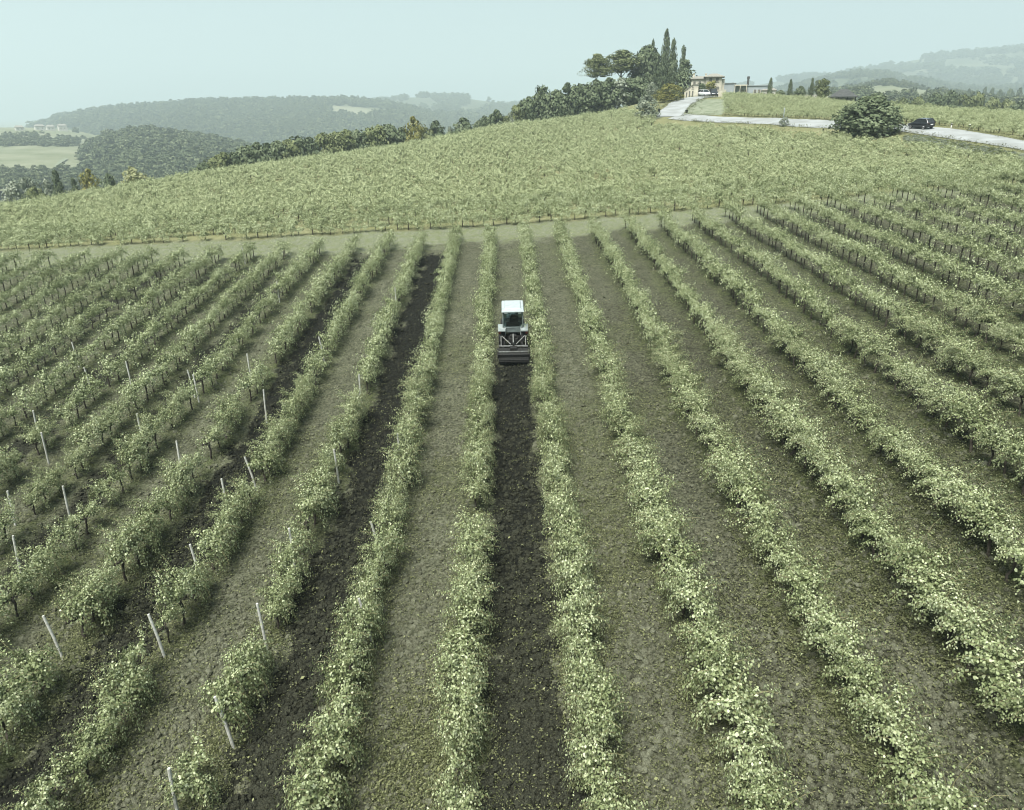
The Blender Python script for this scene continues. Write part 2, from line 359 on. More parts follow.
c = MIX(ATT('headland'), c, MIX(RMP(mid, (0.1, .1, .1, 1), (.9, .9, .9, 1), .4, .62), RMP(fine, (.075, .085, .055, 1), (.165, .175, .128, 1)), RMP(fine, (.07, .085, .038, 1), (.13, .145, .075, 1))))
c = MIX(ATT('upper'), c, MIX(RMP(big, (0, 0, 0, 1), (1, 1, 1, 1)), RMP(fine, (.085, .090, .038, 1), (.15, .155, .075, 1)), RMP(mid, (.11, .115, .055, 1), (.17, .17, .095, 1))))
L.new(c, b.inputs['Base Color'])
bp0 = n.nodes.new('ShaderNodeBump'); bp0.invert = True; bp0.inputs['Strength'].default_value = .9; bp0.inputs['Distance'].default_value = .03
L.new(vo.outputs['Distance'], bp0.inputs['Height'])
bp = n.nodes.new('ShaderNodeBump'); bp.inputs['Strength'].default_value = 1.0; bp.inputs['Distance'].default_value = .09
L.new(bp0.outputs[0], bp.inputs['Normal'])
L.new(fine, bp.inputs['Height']); bp2 = n.nodes.new('ShaderNodeBump'); bp2.inputs['Strength'].default_value = .6; bp2.inputs['Distance'].default_value = .015
L.new(grit, bp2.inputs['Height']); L.new(bp.outputs[0], bp2.inputs['Normal']); L.new(bp2.outputs[0], b.inputs['Normal'])
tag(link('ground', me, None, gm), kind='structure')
def gz(x, y):
    x = np.atleast_1d(np.asarray(x, float)); y = np.atleast_1d(np.asarray(y, float)); return terr(x, y) + micro(x, y)

# ------------------------------------------------------------------ far hills
HOBJ = []
def elev(px, py, Z): r_ = ray(px, py); return CZ + r_[2] / r_[1] * ray(px, 115.)[1] * Z
def hill(name, sil, Zf, Zt, Zb, pyf, m, ncol=160, amp=4.0, wl=60., dz=None, prof=1.0, back=40):
    """a ridge: its skyline (bearing, elevation) stands at distance Zt, it rises from distance Zf and falls to Zb"""
    sx = np.array([s[0] for s in sil], float); sy = np.array([s[1] for s in sil], float)
    px = np.linspace(sx[0], sx[-1], ncol); py = np.interp(px, sx, sy)
    V = []; nr = 26
    for j in range(nr):
        t = j / (nr - 10)
        for a, c_ in zip(px, py):
            if t <= 1:
                Z = Zf + (Zt - Zf) * t
                zt = elev(a, c_, Zt); zf = elev(a, pyf, Zf)
                s = t ** prof; z = zf + (zt - zf) * (s * s * (3 - 2 * s) * .6 + s * .4)
            else:
                q = (t - 1) / .5625; Z = Zt + (Zb - Zt) * q; z = elev(a, c_, Zt) - back * q * q - q * 2
            p = P(a, CY, Z); k = Z * (math.cos(PITCH)); 
            xy = ray(a, 115.)[:2] * Z
            fade = min(1, 4 * abs(t - 1) + .15)
            zz = z + fade * amp * (float(vn(np.array([xy[0] / wl]), np.array([xy[1] / wl]), 31)[0]) - .5 + .5 * (float(vn(np.array([xy[0] / wl * 2.7]), np.array([xy[1] / wl * 2.7]), 32)[0]) - .5))
            V.append((xy[0], xy[1], zz))
    V = np.array(V); ii = np.arange(len(V)).reshape(nr, ncol)
    f_ = np.stack([ii[:-1, :-1], ii[:-1, 1:], ii[1:, 1:], ii[1:, :-1]], -1).reshape(-1, 4)
    o = link(name, np_mesh(name, V, 4, True, None, f_), None, m); tag(o, kind='structure'); HOBJ.append(o)
    return V.reshape(nr, ncol, 3), px

S_H1 = [(-220, 135), (-60, 133), (20, 129), (40, 125), (60, 119), (82, 115), (110, 111), (150, 108), (180, 105), (215, 104), (254, 103), (300, 102), (357, 102), (389, 105), (410, 110), (440, 118), (480, 130), (520, 140), (600, 150)]
S_H2 = [(300, 120), (350, 108), (390, 100), (410, 98), (440, 97), (460, 98), (490, 103), (505, 107), (520, 106), (540, 101), (560, 104), (620, 112), (680, 112), (700, 104), (730, 98), (800, 96)]
S_H3 = [(-60, 190), (20, 186), (62, 172), (80, 153), (100, 142), (130, 137), (160, 138), (190, 142), (220, 148), (260, 156), (330, 166)]
S_H4 = [(-260, 131), (-60, 129), (0, 127.5), (30, 127.5), (60, 130), (80, 133), (110, 140), (140, 150)]
S_H5 = [(560, 118), (640, 105), (700, 96), (750, 88), (790, 80), (830, 76), (870, 70), (900, 62), (925, 57), (950, 54), (985, 51), (1024, 47), (1100, 42), (1250, 44)]
S_H6 = [(680, 112), (720, 100), (760, 96), (800, 86), (825, 79), (850, 75), (880, 76), (900, 80), (930, 84), (960, 90), (1000, 90), (1060, 86), (1250, 80)]
S_H7 = [(700, 110), (760, 102), (800, 97), (850, 90), (868, 86), (885, 84), (905, 87), (935, 92), (960, 96), (1000, 104), (1060, 104), (1250, 100)]
h5, _ = hill('mountains', S_H5, 1700, 3000, 4500, 112, M['hill_far'], amp=34, wl=260, back=150)
h2, _ = hill('hills', S_H2, 1500, 2700, 3800, 125, M['hill_far'], amp=20, wl=260, back=90)
h6, _ = hill('hills', S_H6, 900, 1900, 2700, 112, M['hill'], amp=14, wl=170, back=70)
h7, _ = hill('hills', S_H7, 380, 900, 1300, 108, M['field'], amp=5, wl=140, back=45)
M['hill_b'] = mat('forest_floor', (.040, .050, .026, 1), .95, .1, noise=(.02, (.066, .078, .042, 1), 8))
h1, px1 = hill('hills', S_H1, 950, 1700, 2400, 190, M['hill_b'], amp=10, wl=120, prof=.8, back=60)
def clearing(V, oname_obj, test):
    pr = np.array([proj(q)[:2] for q in V.reshape(-1, 3)]); v = test(pr[:, 0], pr[:, 1]).astype(np.float32)
    me = oname_obj.data; a = me.attributes.new('clear', 'FLOAT', 'POINT'); a.data.foreach_set('value', v)
    n = me.materials[0].node_tree; b = n.nodes['Principled BSDF']; src = b.inputs['Base Color'].links[0].from_socket
    at = n.nodes.new('ShaderNodeAttribute'); at.attribute_name = 'clear'; mx_ = n.nodes.new('ShaderNodeMix'); mx_.data_type = 'RGBA'; mx_.inputs[7].default_value = (.15, .155, .105, 1)
    n.links.new(at.outputs['Fac'], mx_.inputs[0]); n.links.new(src, mx_.inputs[6]); n.links.new(mx_.outputs[2], b.inputs['Base Color'])
C1 = lambda a, b_: (a > 331) & (a < 400) & (b_ > 105.5 + (a - 331) * .06) & (b_ < 117 - np.abs(a - 355) * .06)
clearing(h1, HOBJ[-1], C1)
h4, _ = hill('fields', S_H4, 400, 1000, 1500, 192, M['field'], amp=3, wl=120, prof=.9, back=30)
h3, px3 = hill('hills', S_H3, 380, 700, 950, 212, M['hill'], amp=5, wl=70, prof=.8, back=45)

# ------------------------------------------------------------------ foliage builders
def leaf_polys(rng, C_, N_, size, asp=.8, n=5, fold=.18):
    """C_ centres, N_ normals (not unit), size per leaf -> (K*n,3) vertices"""
    k = len(C_); N_ = N_ / np.linalg.norm(N_, axis=1, keepdims=True)
    r = rng.normal(size=(k, 3)); T = r - (r * N_).sum(1, keepdims=True) * N_; T /= np.linalg.norm(T, axis=1, keepdims=True); B = np.cross(N_, T)
    if n == 5: pr = [(-.5, 0, 0), (-.18, .5, fold), (.3, .36, fold * .6), (.55, 0, -.1), (.0, -.5, fold)]
    else: pr = [(-.5, 0, 0), (0, .5, fold), (.5, 0, 0), (0, -.5, fold)]
    sz = np.asarray(size)[:, None]
    return np.stack([C_ + T * (a * sz) + B * (c_ * asp * sz) + N_ * (d * sz) for a, c_, d in pr], 1).reshape(-1, 3)

def vine_crown(seed, shoots=13, per=15, leaf=.125, spread=1.0, n=5, rep=2, low=.4, dr=1.0):
    rng = np.random.default_rng(seed); C_ = []; N_ = []; Sg = []; canes = MB()
    for s in range(shoots):
        y0 = rng.uniform(-.52, .52); p = np.array([rng.normal(0, .05), y0, .72 + rng.uniform(-.06, .12)])
        d = np.array([rng.normal(0, .46) * spread, rng.normal(0, .32), 1.0]); d /= np.linalg.norm(d)
        ln = rng.uniform(.65, 1.15); st = ln / per; pts = [p.copy()]
        droop = rng.uniform(.05, .16) * (1 + (rng.random() < .35) * 1.3)
        out = np.sign(d[0] + rng.normal(0, .2)) * rng.uniform(.01, .10)
        if rng.random() < low:
            d = np.array([rng.choice((-1, 1)) * .95, rng.normal(0, .35), .42]); d /= np.linalg.norm(d); droop = rng.uniform(.22, .40); out = 0; ln *= .92; st = ln / per
        for q in range(per):
            d = d + np.array([out * spread, rng.normal(0, .06), -droop * dr * (q / per) * 1.7]) + rng.normal(0, .05, 3); d /= np.linalg.norm(d)
            p = p + d * st; pts.append(p.copy())
            for _ in range(rep if q < per - 3 else max(1, rep - 1)):
                if rng.random() < .92:
                    off = rng.normal(size=3) * np.array([1, 1, .6]); off /= np.linalg.norm(off)
                    C_.append(p + off * rng.uniform(.03, .17)); N_.append(off * .35 + np.array([p[0] * 1.5, 0, .30 + .45 * max(0, p[2] - .8)]) + rng.normal(0, .30, 3))
                    Sg.append(leaf * rng.uniform(.65, 1.25) * (1 - .35 * q / per))
        canes.tube(pts[::3] + [pts[-1]], [.006] * (len(pts[::3])) + [.003], 4)
    C_ = np.array(C_); N_ = np.array(N_); Sg = np.array(Sg)
    return C_, N_, Sg, canes, rng

def vine_trunk(seed):
    rng = np.random.default_rng(seed + 77); mb = MB(); pts = []; x = y = 0.
    for k in range(6):
        pts.append((x, y, -.12 + k * .165)); x += rng.normal(0, .03); y += rng.normal(0, .04)
    mb.tube(pts, [.062, .046, .040, .038, .042, .05], 7)
    t = pts[-1]
    for s in (-1, 1):
        a = [(t[0], t[1], t[2] - .02)]
        for k in range(1, 5): a.append((t[0] * (1 - k / 4) + rng.normal(0, .015), t[1] + s * .13 * k, t[2] + .03 * k + rng.normal(0, .012)))
        mb.tube(a, [.036, .03, .026, .022, .016], 6)
        for k in (2, 3, 4): mb.tube([a[k], (a[k][0] + rng.normal(0, .02), a[k][1], a[k][2] + .09)], [.018, .012], 5)
    return mb

def tri_join(parts):
    """merge (V, nper, matindex, tint) lists of different polygon sizes into one mesh through from_pydata"""
    vs = []; fs = []; mi = []; ti = []
    for V, npg, m_, tint in parts:
        b0 = len(vs); V = np.asarray(V); vs += V.tolist()
        k = len(V) // npg; fs += (np.arange(k * npg).reshape(k, npg) + b0).tolist(); mi += [m_] * k; ti += list(tint)
    me = bpy.data.meshes.new('m'); me.from_pydata(vs, [], fs); me.polygons.foreach_set('material_index', mi)
    a = me.attributes.new('tint', 'FLOAT', 'FACE'); a.data.foreach_set('value', ti); me.update(); return me

def crown_mesh(seed, **kw):
    C_, N_, Sg, canes, rng = vine_crown(seed, leaf=.072, rep=7, **kw)
    V = leaf_polys(rng, C_, N_, Sg); tint = np.clip(rng.normal(.48, .22, len(C_)) + (rng.random(len(C_)) < .03) * .4, 0, 1)
    me = np_mesh('crown', V, 5, False, {'tint': ('FACE', tint)})
    me.materials.append(M['vine_leaf'])
    cm = bmesh.new(); cm.from_mesh(me); lay = cm.faces.layers.float.get('tint')
    nv = len(cm.verts); vv = [cm.verts.new(q) for q in canes.v]
    for f_ in canes.f:
        try:
            g = cm.faces.new([vv[i] for i in f_]); g.material_index = 1
        except ValueError: pass
    cm.to_mesh(me); cm.free(); me.materials.append(M['cane'])
    return me
M['cane'] = mat('green_cane', (.13, .12, .06, 1), .7, .3)

SPEC = [dict(shoots=23, per=15), dict(shoots=26, per=15), dict(shoots=23, per=16, spread=1.1), dict(shoots=24, per=14), dict(shoots=11, per=14, low=.2), dict(shoots=24, per=15, spread=1.0, low=.10, dr=.8), dict(shoots=22, per=16, spread=1.15, low=.12, dr=.8), dict(shoots=21, per=16, low=.12, dr=.8)]
CROWN = [crown_mesh(100 + i, **s) for i, s in enumerate(SPEC)]
TRUNK = []
for i in range(4):
    t = vine_trunk(i).mesh('trunk', True); t.materials.append(M['bark']); TRUNK.append(t)

# instanced "stuff": one object whose node tree scatters prototype meshes on its own points
def scatter(name, pts, rot, scl, var, protos):
    pc = bpy.data.collections.new(name + '_kinds')
    for i, me in enumerate(protos):
        o = bpy.data.objects.new('%s_piece_%02d' % (name, i), me); pc.objects.link(o)
    me = bpy.data.meshes.new(name); k = len(pts)
    me.vertices.add(k); me.vertices.foreach_set('co', np.asarray(pts, np.float32).ravel())
    a = me.attributes.new('rot', 'FLOAT_VECTOR', 'POINT'); a.data.foreach_set('vector', np.asarray(rot, np.float32).ravel())
    a = me.attributes.new('scl', 'FLOAT_VECTOR', 'POINT'); a.data.foreach_set('vector', np.asarray(scl, np.float32).ravel())
    a = me.attributes.new('var', 'INT', 'POINT'); a.data.foreach_set('value', np.asarray(var, np.int32))
    me.update()
    o = bpy.data.objects.new(name, me); COL.objects.link(o)
    g = bpy.data.node_groups.new(name + '_scatter', 'GeometryNodeTree')
    g.interface.new_socket('Geometry', in_out='INPUT', socket_type='NodeSocketGeometry'); g.interface.new_socket('Geometry', in_out='OUTPUT', socket_type='NodeSocketGeometry')
    N = g.nodes.new; gi = N('NodeGroupInput'); go = N('NodeGroupOutput')
    ci = N('GeometryNodeCollectionInfo'); ci.inputs['Collection'].default_value = pc; ci.inputs['Separate Children'].default_value = True; ci.inputs['Reset Children'].default_value = True
    ip = N('GeometryNodeInstanceOnPoints'); ip.inputs['Pick Instance'].default_value = True
    def na(k_, t):
        q = N('GeometryNodeInputNamedAttribute'); q.data_type = t; q.inputs['Name'].default_value = k_; return q
    r_ = na('rot', 'FLOAT_VECTOR'); s_ = na('scl', 'FLOAT_VECTOR'); v_ = na('var', 'INT'); er = N('FunctionNodeEulerToRotation')
    l = g.links.new
    l(gi.outputs[0], ip.inputs['Points']); l(ci.outputs[0], ip.inputs['Instance']); l(v_.outputs['Attribute'], ip.inputs['Instance Index'])
    l(r_.outputs['Attribute'], er.inputs[0]); l(er.outputs[0], ip.inputs['Rotation']); l(s_.outputs['Attribute'], ip.inputs['Scale']); l(ip.outputs[0], go.inputs[0])
    md = o.modifiers.new('scatter', 'NODES'); md.node_group = g
    return o

# low-detail vines for the far field
def far_vine(seed, leaf, shoots, per, mt, low=.4):
    C_, N_, Sg, canes, rng = vine_crown(seed, shoots=shoots, per=per, leaf=leaf, low=low, dr=.75 if low < .2 else 1)
    V = leaf_polys(rng, C_, N_, Sg); tint = np.clip(rng.normal(.5, .22, len(C_)), 0, 1)
    tb = MB(); tb.tube([(0, 0, -.15), (.03, .02, .4), (0, 0, .85)], [.05, .04, .045], 5, False)
    tv = np.array([tb.v[i] for f_ in tb.f for i in f_])
    me = tri_join([(V, 5, 0, tint), (tv, 4, 1, [0] * (len(tv) // 4))]); me.materials.append(mt); me.materials.append(M['bark'])
    return me
FAR = [far_vine(200 + i, .105, 21, 16, M['vine_leaf'], .42 if i < 3 else .07) for i in range(5)] + [far_vine(300 + i, .14, 19, 12, M['far_leaf'], .4) for i in range(5)]

# ------------------------------------------------------------------ stakes of the near rows, then the vines
random.seed(4); RG = np.random.default_rng(12)
STK = [(190, 545, 203, 586), (148, 610, 168, 662), (257, 607, 268, 652), (43, 625, 66, 664), (220, 497, 229, 520), (319, 338, 325, 364), (84, 370, 93, 396), (188, 371, 196, 400), (136, 427, 143, 447),
       (246, 363, 251, 384), (127, 372, 134, 389), (71, 348, 79, 368), (44, 450, 50, 464), (11, 554, 19, 576), (62, 503, 69, 522), (174, 460, 181, 476), (241, 464, 259, 494), (215, 700, 237, 750), (360, 613, 376, 650),
       (371, 541, 384, 566), (193, 385, 200, 405), (359, 385, 361, 405), (170, 798, 180, 828), (265, 394, 268, 421), (242, 254, 246, 266), (277, 294, 280, 304),
       (7, 510, 15, 527), (33, 428, 39, 442), (397, 457, 402, 472), (335, 470, 340, 486), (289, 553, 296, 574), (395, 300, 397, 312)]
ORD = 'first second third fourth fifth sixth seventh eighth ninth tenth eleventh twelfth thirteenth fourteenth fifteenth sixteenth seventeenth eighteenth nineteenth'.split()
def ordn(k):
    if k <= 19: return ORD[k - 1]
    t = {2: 'twent', 3: 'thirt', 4: 'fort', 5: 'fift', 6: 'sixt'}[k // 10]
    return t + 'ieth' if k % 10 == 0 else t + 'y-' + ORD[k % 10 - 1]
def row_phrase(i): return ('%s row right of the tractor' % ordn(i)) if i >= 1 else ('%s row left of the tractor' % ordn(1 - i))
stakes = []
for x0, y0, x1, y1 in STK:
    g = ground_at(x1, y1); i = int(round((g[0] - ROW_X0) / ROW_S)); bx = row_x(i) + (g[0] - row_x(i)) * .95; by = g[1]
    bz = tz(bx, by); Zc = proj((bx, by, bz))[2]
    h = min(max((y1 - y0) / F * Zc / .93, 1.45), 2.2)
    lean = ((x0 - x1) - 0) / F * Zc
    vert = proj((bx, by, bz + h))[0] - proj((bx, by, bz))[0]
    stakes.append((i, bx, by, bz, h, max(-.35, min(.35, (x0 - x1 - vert) / F * Zc)), RG.normal(0, .06)))
def enter_edge(i, yy):
    return
rows = {}
cand = []
for i in range(-17, 22):
    x = row_x(i)
    off = (i * .37) % 1.0
    for k in range(0, 70):
        y = 6 + off + k * .86 + RG.normal(0, .06)
        end = ROW_END + RG.normal(0, .3) + (1.5 if i > 6 else 0)
        if y > end: continue
        miss = .02
        if RG.random() < miss: continue
        if any(s[0] == i and abs(s[2] - y - .15) < .36 for s in stakes): continue
        cand.append((i, x + RG.normal(0, .06), y))
cz_ = gz([c_[1] for c_ in cand], [c_[2] for c_ in cand])
info = []
for (i, x, y), z in zip(cand, cz_):
    a, b_, Zc = proj((x, y, z + 1.0))
    info.append(dict(i=i, x=x, y=y, z=z, px=a, py=b_, Z=Zc, inn=(-14 < a < 1038 and b_ < 822 and Zc > 5)))
vis = sorted([q for q in info if q['inn']], key=lambda q: q['Z'])
near = vis[:300]; far_near = [q for q in info if not any(q is r for r in near)]
VP = {}
for i in sorted(set(q['i'] for q in near)):
    line = sorted([q for q in near if q['i'] == i], key=lambda q: q['Z'])
    f0 = line[0]; edge = 'bottom' if f0['py'] > 740 else ('left' if f0['px'] < 512 else 'right')
    for k, q in enumerate(line, 1):
        v = (random.choice((5, 6, 7, 5, 6, 7, 4, 2)) if q['i'] >= 3 else random.choice((0, 1, 2, 3, 0, 1, 2, 3, 7, 4))); s = random.uniform(.86, 1.14); 
        if i < -2 and random.random() < .3: s *= .88
        tv = random.randrange(4)
        key = (v, tv)
        loc = (q['x'], q['y'], q['z'] - .02); rz = (0 if random.random() < .5 else math.pi) + random.uniform(-.15, .15)
        sc = (s * random.uniform(.66, .90) * (1.16 if i >= 2 else 1), s, s * random.uniform(.9, 1.1) + .03)
        if key not in VP:
            r = empty('grape_vine', loc, rz, sc); link('trunk', TRUNK[tv], r); link('crown', CROWN[v], r); VP[key] = r
        else: r = copy_tree(VP[key], loc, rz, sc)
        look = 'sparse' if v == 4 else 'leafy'
        tag(r, '%s vine %s from the picture\'s %s edge in the %s' % (look, ordn(k), edge, row_phrase(i)), 'grapevine', 'grapevines in the near rows')

SP = MB(); pr_ = [(-.035, -.035), (.035, -.035), (.035, .035), (-.035, .035)]
stake_protos = []
for i, bx, by, bz, h, lx, ly in stakes: pass
byrow = {}
for s in stakes: byrow.setdefault(s[0], []).append(s)
for i, lst in byrow.items():
    for k, (i_, bx, by, bz, h, lx, ly) in enumerate(sorted(lst, key=lambda q: q[2]), 1):
        mb = MB(); mb.tube([(0, 0, -.35), (lx * .5, ly * .5, h * .5), (lx, ly, h)], [.040, .038, .034], 8)
        o = mb.build('stake', M['stake'], None, False, .004); o.location = (bx, by, bz)
        q = ordn(k)
        tag(o, 'pale weathered stake, %s from the near end of the %s' % (q, row_phrase(i)), 'stake', 'wooden stakes in the vine rows')

# ---- the other vines: what is left of the near rows, the upper field, the plot beyond the road
def poly_in(px, py, poly):
    ins = np.zeros(len(px), bool); n_ = len(poly)
    for a in range(n_):
        x0, y0 = poly[a]; x1, y1 = poly[(a + 1) % n_]
        if y0 == y1: continue
        cnd = ((y0 > py) != (y1 > py)) & (px < (x1 - x0) * (py - y0) / (y1 - y0) + x0); ins ^= cnd
    return ins
road_px = [(1300, 190), (1150, 165.5), (1024, 145.5), (970, 136.5), (920, 129.2), (870, 126.5), (830, 124.5), (780, 122), (740, 120.3), (705, 118.6), (675, 116.6)]
ROADC = np.array([ground_at(*q)[:2] for q in road_px])
drive_px = [(667, 117), (672, 111.5), (679, 105), (687, 100), (697, 97.4), (712, 96.8)]
DRV = np.array([ground_at(*q)[:2] for q in drive_px])
def dist_poly(x, y, C_):
    d = np.full(len(x), 1e9)
    for a, b_ in zip(C_[:-1], C_[1:]):
        v = b_ - a; t = np.clip(((x - a[0]) * v[0] + (y - a[1]) * v[1]) / (v @ v), 0, 1); d = np.minimum(d, np.hypot(x - a[0] - t * v[0], y - a[1] - t * v[1]))
    return d
U_POLY = [(-140, 71.5), (-50, 67.3), (0, 65.1), (30, 63.8), (62, 62.3), (90, 60)]
U_TOP = [tuple(ROADC[k] + np.array([-2.5, -5.5])) for k in range(1, len(ROADC))] + [tuple(ground_at(q, r)[:2]) for q, r in ((640, 117), (622, 110), (636, 102.5))] + [tuple(P(636, 104, 186)[:2]), tuple(P(560, 113, 178)[:2]), tuple(P(508, 122, 166)[:2]), tuple(P(400, 144, 160)[:2]), tuple(P(300, 158, 152)[:2]), tuple(P(200, 170, 132)[:2]), tuple(P(100, 187, 124)[:2]), tuple(P(0, 203, 120)[:2]), (-140, 112)]
POLY = U_POLY + U_TOP
ux = []; uy = []
for k in range(48):
    yb = 65.4 + k * 2.35
    xs = np.arange(-135, 100, .95) + RG.uniform(0, .9)
    ys = yb - .045 * xs - .00012 * xs * xs * (k / 12) + RG.normal(0, .10, len(xs)); xs = xs + RG.normal(0, .1, len(xs))
    kp = RG.random(len(xs)) > .07
    ux.append(xs[kp]); uy.append(ys[kp])
ux = np.concatenate(ux); uy = np.concatenate(uy); kp = poly_in(ux, uy, POLY); ux, uy = ux[kp], uy[kp]
zt_ = terr(ux, uy) + 1.35; prj = np.array([proj(q)[:2] for q in np.stack([ux, uy, zt_], 1)])
lim = np.interp(prj[:, 0], [640, 700, 760, 830, 870, 920, 970, 1024, 1150], [119, 121.5, 124.5, 129, 133, 136, 143.5, 152.5, 176]); kp = (prj[:, 1] > lim) | (prj[:, 0] < 655); ux, uy = ux[kp], uy[kp]
q2 = [ground_at(*q)[:2] for q in ((724, 120), (830, 124), (900, 126.5), (960, 132), (1024, 141))] + [ground_at(1150, 158)[:2]] + [P(1150, 124, 132)[:2], P(1024, 119, 142)[:2], P(960, 115, 150)[:2], P(870, 108, 160)[:2], P(800, 100, 172)[:2], P(722, 97, 180)[:2]]
q2 = [tuple(q) for q in q2]
vx = []; vy = []
d0 = ROADC[9] - ROADC[4]; d0 /= np.linalg.norm(d0); d1 = np.array([d0[1], -d0[0]])
for k in range(-2, 60):
    for t in np.arange(-120, 120, .95):
        p = ROADC[6] + d1 * (k * 2.2 + 4.0) + d0 * (t + RG.uniform(-.1, .1)); vx.append(p[0]); vy.append(p[1])
vx = np.array(vx); vy = np.array(vy); kp = poly_in(vx, vy, q2) & (dist_poly(vx, vy, ROADC) > 3.7); vx, vy = vx[kp], vy[kp]
pts = []; rot = []; scl = []; var = []
for q in far_near:
    pts.append((q['x'], q['y'], q['z'] - .02)); rot.append((0, 0, random.choice((0, math.pi)) + random.uniform(-.15, .15))); s = random.uniform(.86, 1.16); scl.append((s * .80, s, s * random.uniform(.92, 1.1))); var.append(random.choice((3, 4, 3, 4, 1)) if q['i'] >= 3 else random.choice((0, 1, 2, 2, 3)))
for (ax, ay, rz, kz) in ((ux, uy, math.pi / 2, .98), (vx, vy, math.atan2(d0[1], d0[0]) - math.pi / 2, .88)):
    zz = terr(ax, ay)
    for x, y, z in zip(ax, ay, zz):
        pts.append((x, y, z - .20)); rot.append((0, 0, rz + random.choice((0, math.pi)) + random.uniform(-.2, .2))); s = random.uniform(.82, 1.2) * kz; scl.append((s * 1.15, s, s * random.uniform(.9, 1.12)))
        var.append(5 + random.randrange(5) if y > 78 else random.randrange(3))
o = scatter('distant_grape_vines', pts, rot, scl, var, FAR)
tag(o, 'remaining rows of green vines reaching over the hill to the trees', 'vineyard', kind='stuff')
print('vines', len(near), len(pts))

# ------------------------------------------------------------------ soil clods, weeds, fallen leaves
def clod_mesh(seed, m):
    rng = np.random.default_rng(seed); bm = bmesh.new(); bmesh.ops.create_icosphere(bm, subdivisions=1, radius=.5)
    for v in bm.verts: v.co *= rng.uniform(.7, 1.2); v.co.z *= .75
    me = bpy.data.meshes.new('clod'); bm.to_mesh(me); bm.free(); me.materials.append(m); return me
def rnd_ground(n_, zmax, seed, lanes=True):
    rng = np.random.default_rng(seed); px = rng.uniform(-30, 1054, n_); Z = 1 / rng.uniform(1 / zmax, 1 / 11.5, n_)
    x = (px - CX) / F * Z + Z * YAW; y = Z * rng.uniform(.82, 1.12, n_) * .93; return x, y, rng
x, y, rng = rnd_ground(110000, 62, 5); t = tilled_mask(x, y); z = gz(x, y)
kp = (t < .4) & (y < 61); k2 = (t > .5)
def put(name, x, y, z, rng, protos, s0, s1, pw, lbl, cat, tilt=3.1):
    k = len(x); s = s0 + (s1 - s0) * rng.random(k) ** pw
    o = scatter(name, np.stack([x, y, z], 1), np.stack([rng.uniform(-tilt, tilt, k), rng.uniform(-tilt, tilt, k), rng.uniform(0, 6.3, k)], 1), s[:, None] * rng.uniform(.8, 1.25, (k, 3)), rng.integers(0, len(protos), k), protos)
    tag(o, lbl, cat, kind='stuff')
put('soil_clods', x[kp], y[kp], z[kp], rng, [clod_mesh(i, M['clod']) for i in range(4)] + [clod_mesh(9 + i, M['dry_clod']) for i in range(2)],   .022, .22, 5.5, 'grey brown clods of dry earth in the lanes', 'soil clods')
x2, y2, rng = rnd_ground(60000, 60, 6); t = tilled_mask(x2, y2); k3 = t > .45
xx = np.concatenate([x[k2], x2[k3]]); yy = np.concatenate([y[k2], y2[k3]])
put('tilled_clods', xx, yy, gz(xx, yy) + .01, rng, [clod_mesh(20 + i, M['dark_clod']) for i in range(5)], .04, .22, 3, 'dark wet clods in the freshly tilled lanes', 'soil clods')
def tuft(seed, m, n_=13, size=.040):
    rng = np.random.default_rng(seed); C_ = rng.normal(0, .09, (n_, 3)); C_[:, 2] = np.abs(C_[:, 2]) * .6 + .02
    N_ = np.stack([rng.normal(0, .5, n_), rng.normal(0, .5, n_), np.ones(n_)], 1)
    me = np_mesh('tuft', leaf_polys(rng, C_, N_, rng.uniform(.6, 1.3, n_) * size, .6, 4), 4, False, {'tint': ('FACE', np.clip(rng.normal(.5, .25, n_), 0, 1))}); me.materials.append(m); return me
x, y, rng = rnd_ground(80000, 64, 8); u_ = (x - ROW_X0) / ROW_S; f_ = u_ - np.floor(u_); rd = np.minimum(f_, 1 - f_) * ROW_S
dens = np.clip(np.exp(-(rd / .5) ** 2) + sst(.42, .72, vn(x * .5, y * .25, 11)) * .75 + .12 + .6 * (y > 58.5), 0, 1); kp = (rng.random(len(x)) < dens) & ((tilled_mask(x, y) < .3) | (rng.random(len(x)) < .3)) & (y < 64)
put('weeds', x[kp], y[kp], gz(x, y)[kp], rng, [tuft(i, M['weed_leaf']) for i in range(6)], .6, 1.6, 2, 'low green weeds scattered over the lanes', 'weeds', .25)
x, y, rng = rnd_ground(1300, 50, 9)
put('fallen_leaves', x, y, gz(x, y) + .05, rng, [tuft(40 + i, M['pale_leaf'], 1, .075) for i in range(3)], .6, 1.3, 2, 'pale fallen vine leaves lying on the soil', 'leaves', .5)

x, y, rng = rnd_ground(420, 40, 15); kp = (tilled_mask(x, y) < .1) & (x > 1.5)
put('loose_stones', x[kp], y[kp], gz(x, y)[kp] + .01, rng, [clod_mesh(60 + i, M['clod']) for i in range(4)], .10, .34, 3, 'larger grey brown stones lying in the lanes', 'stones', .5)
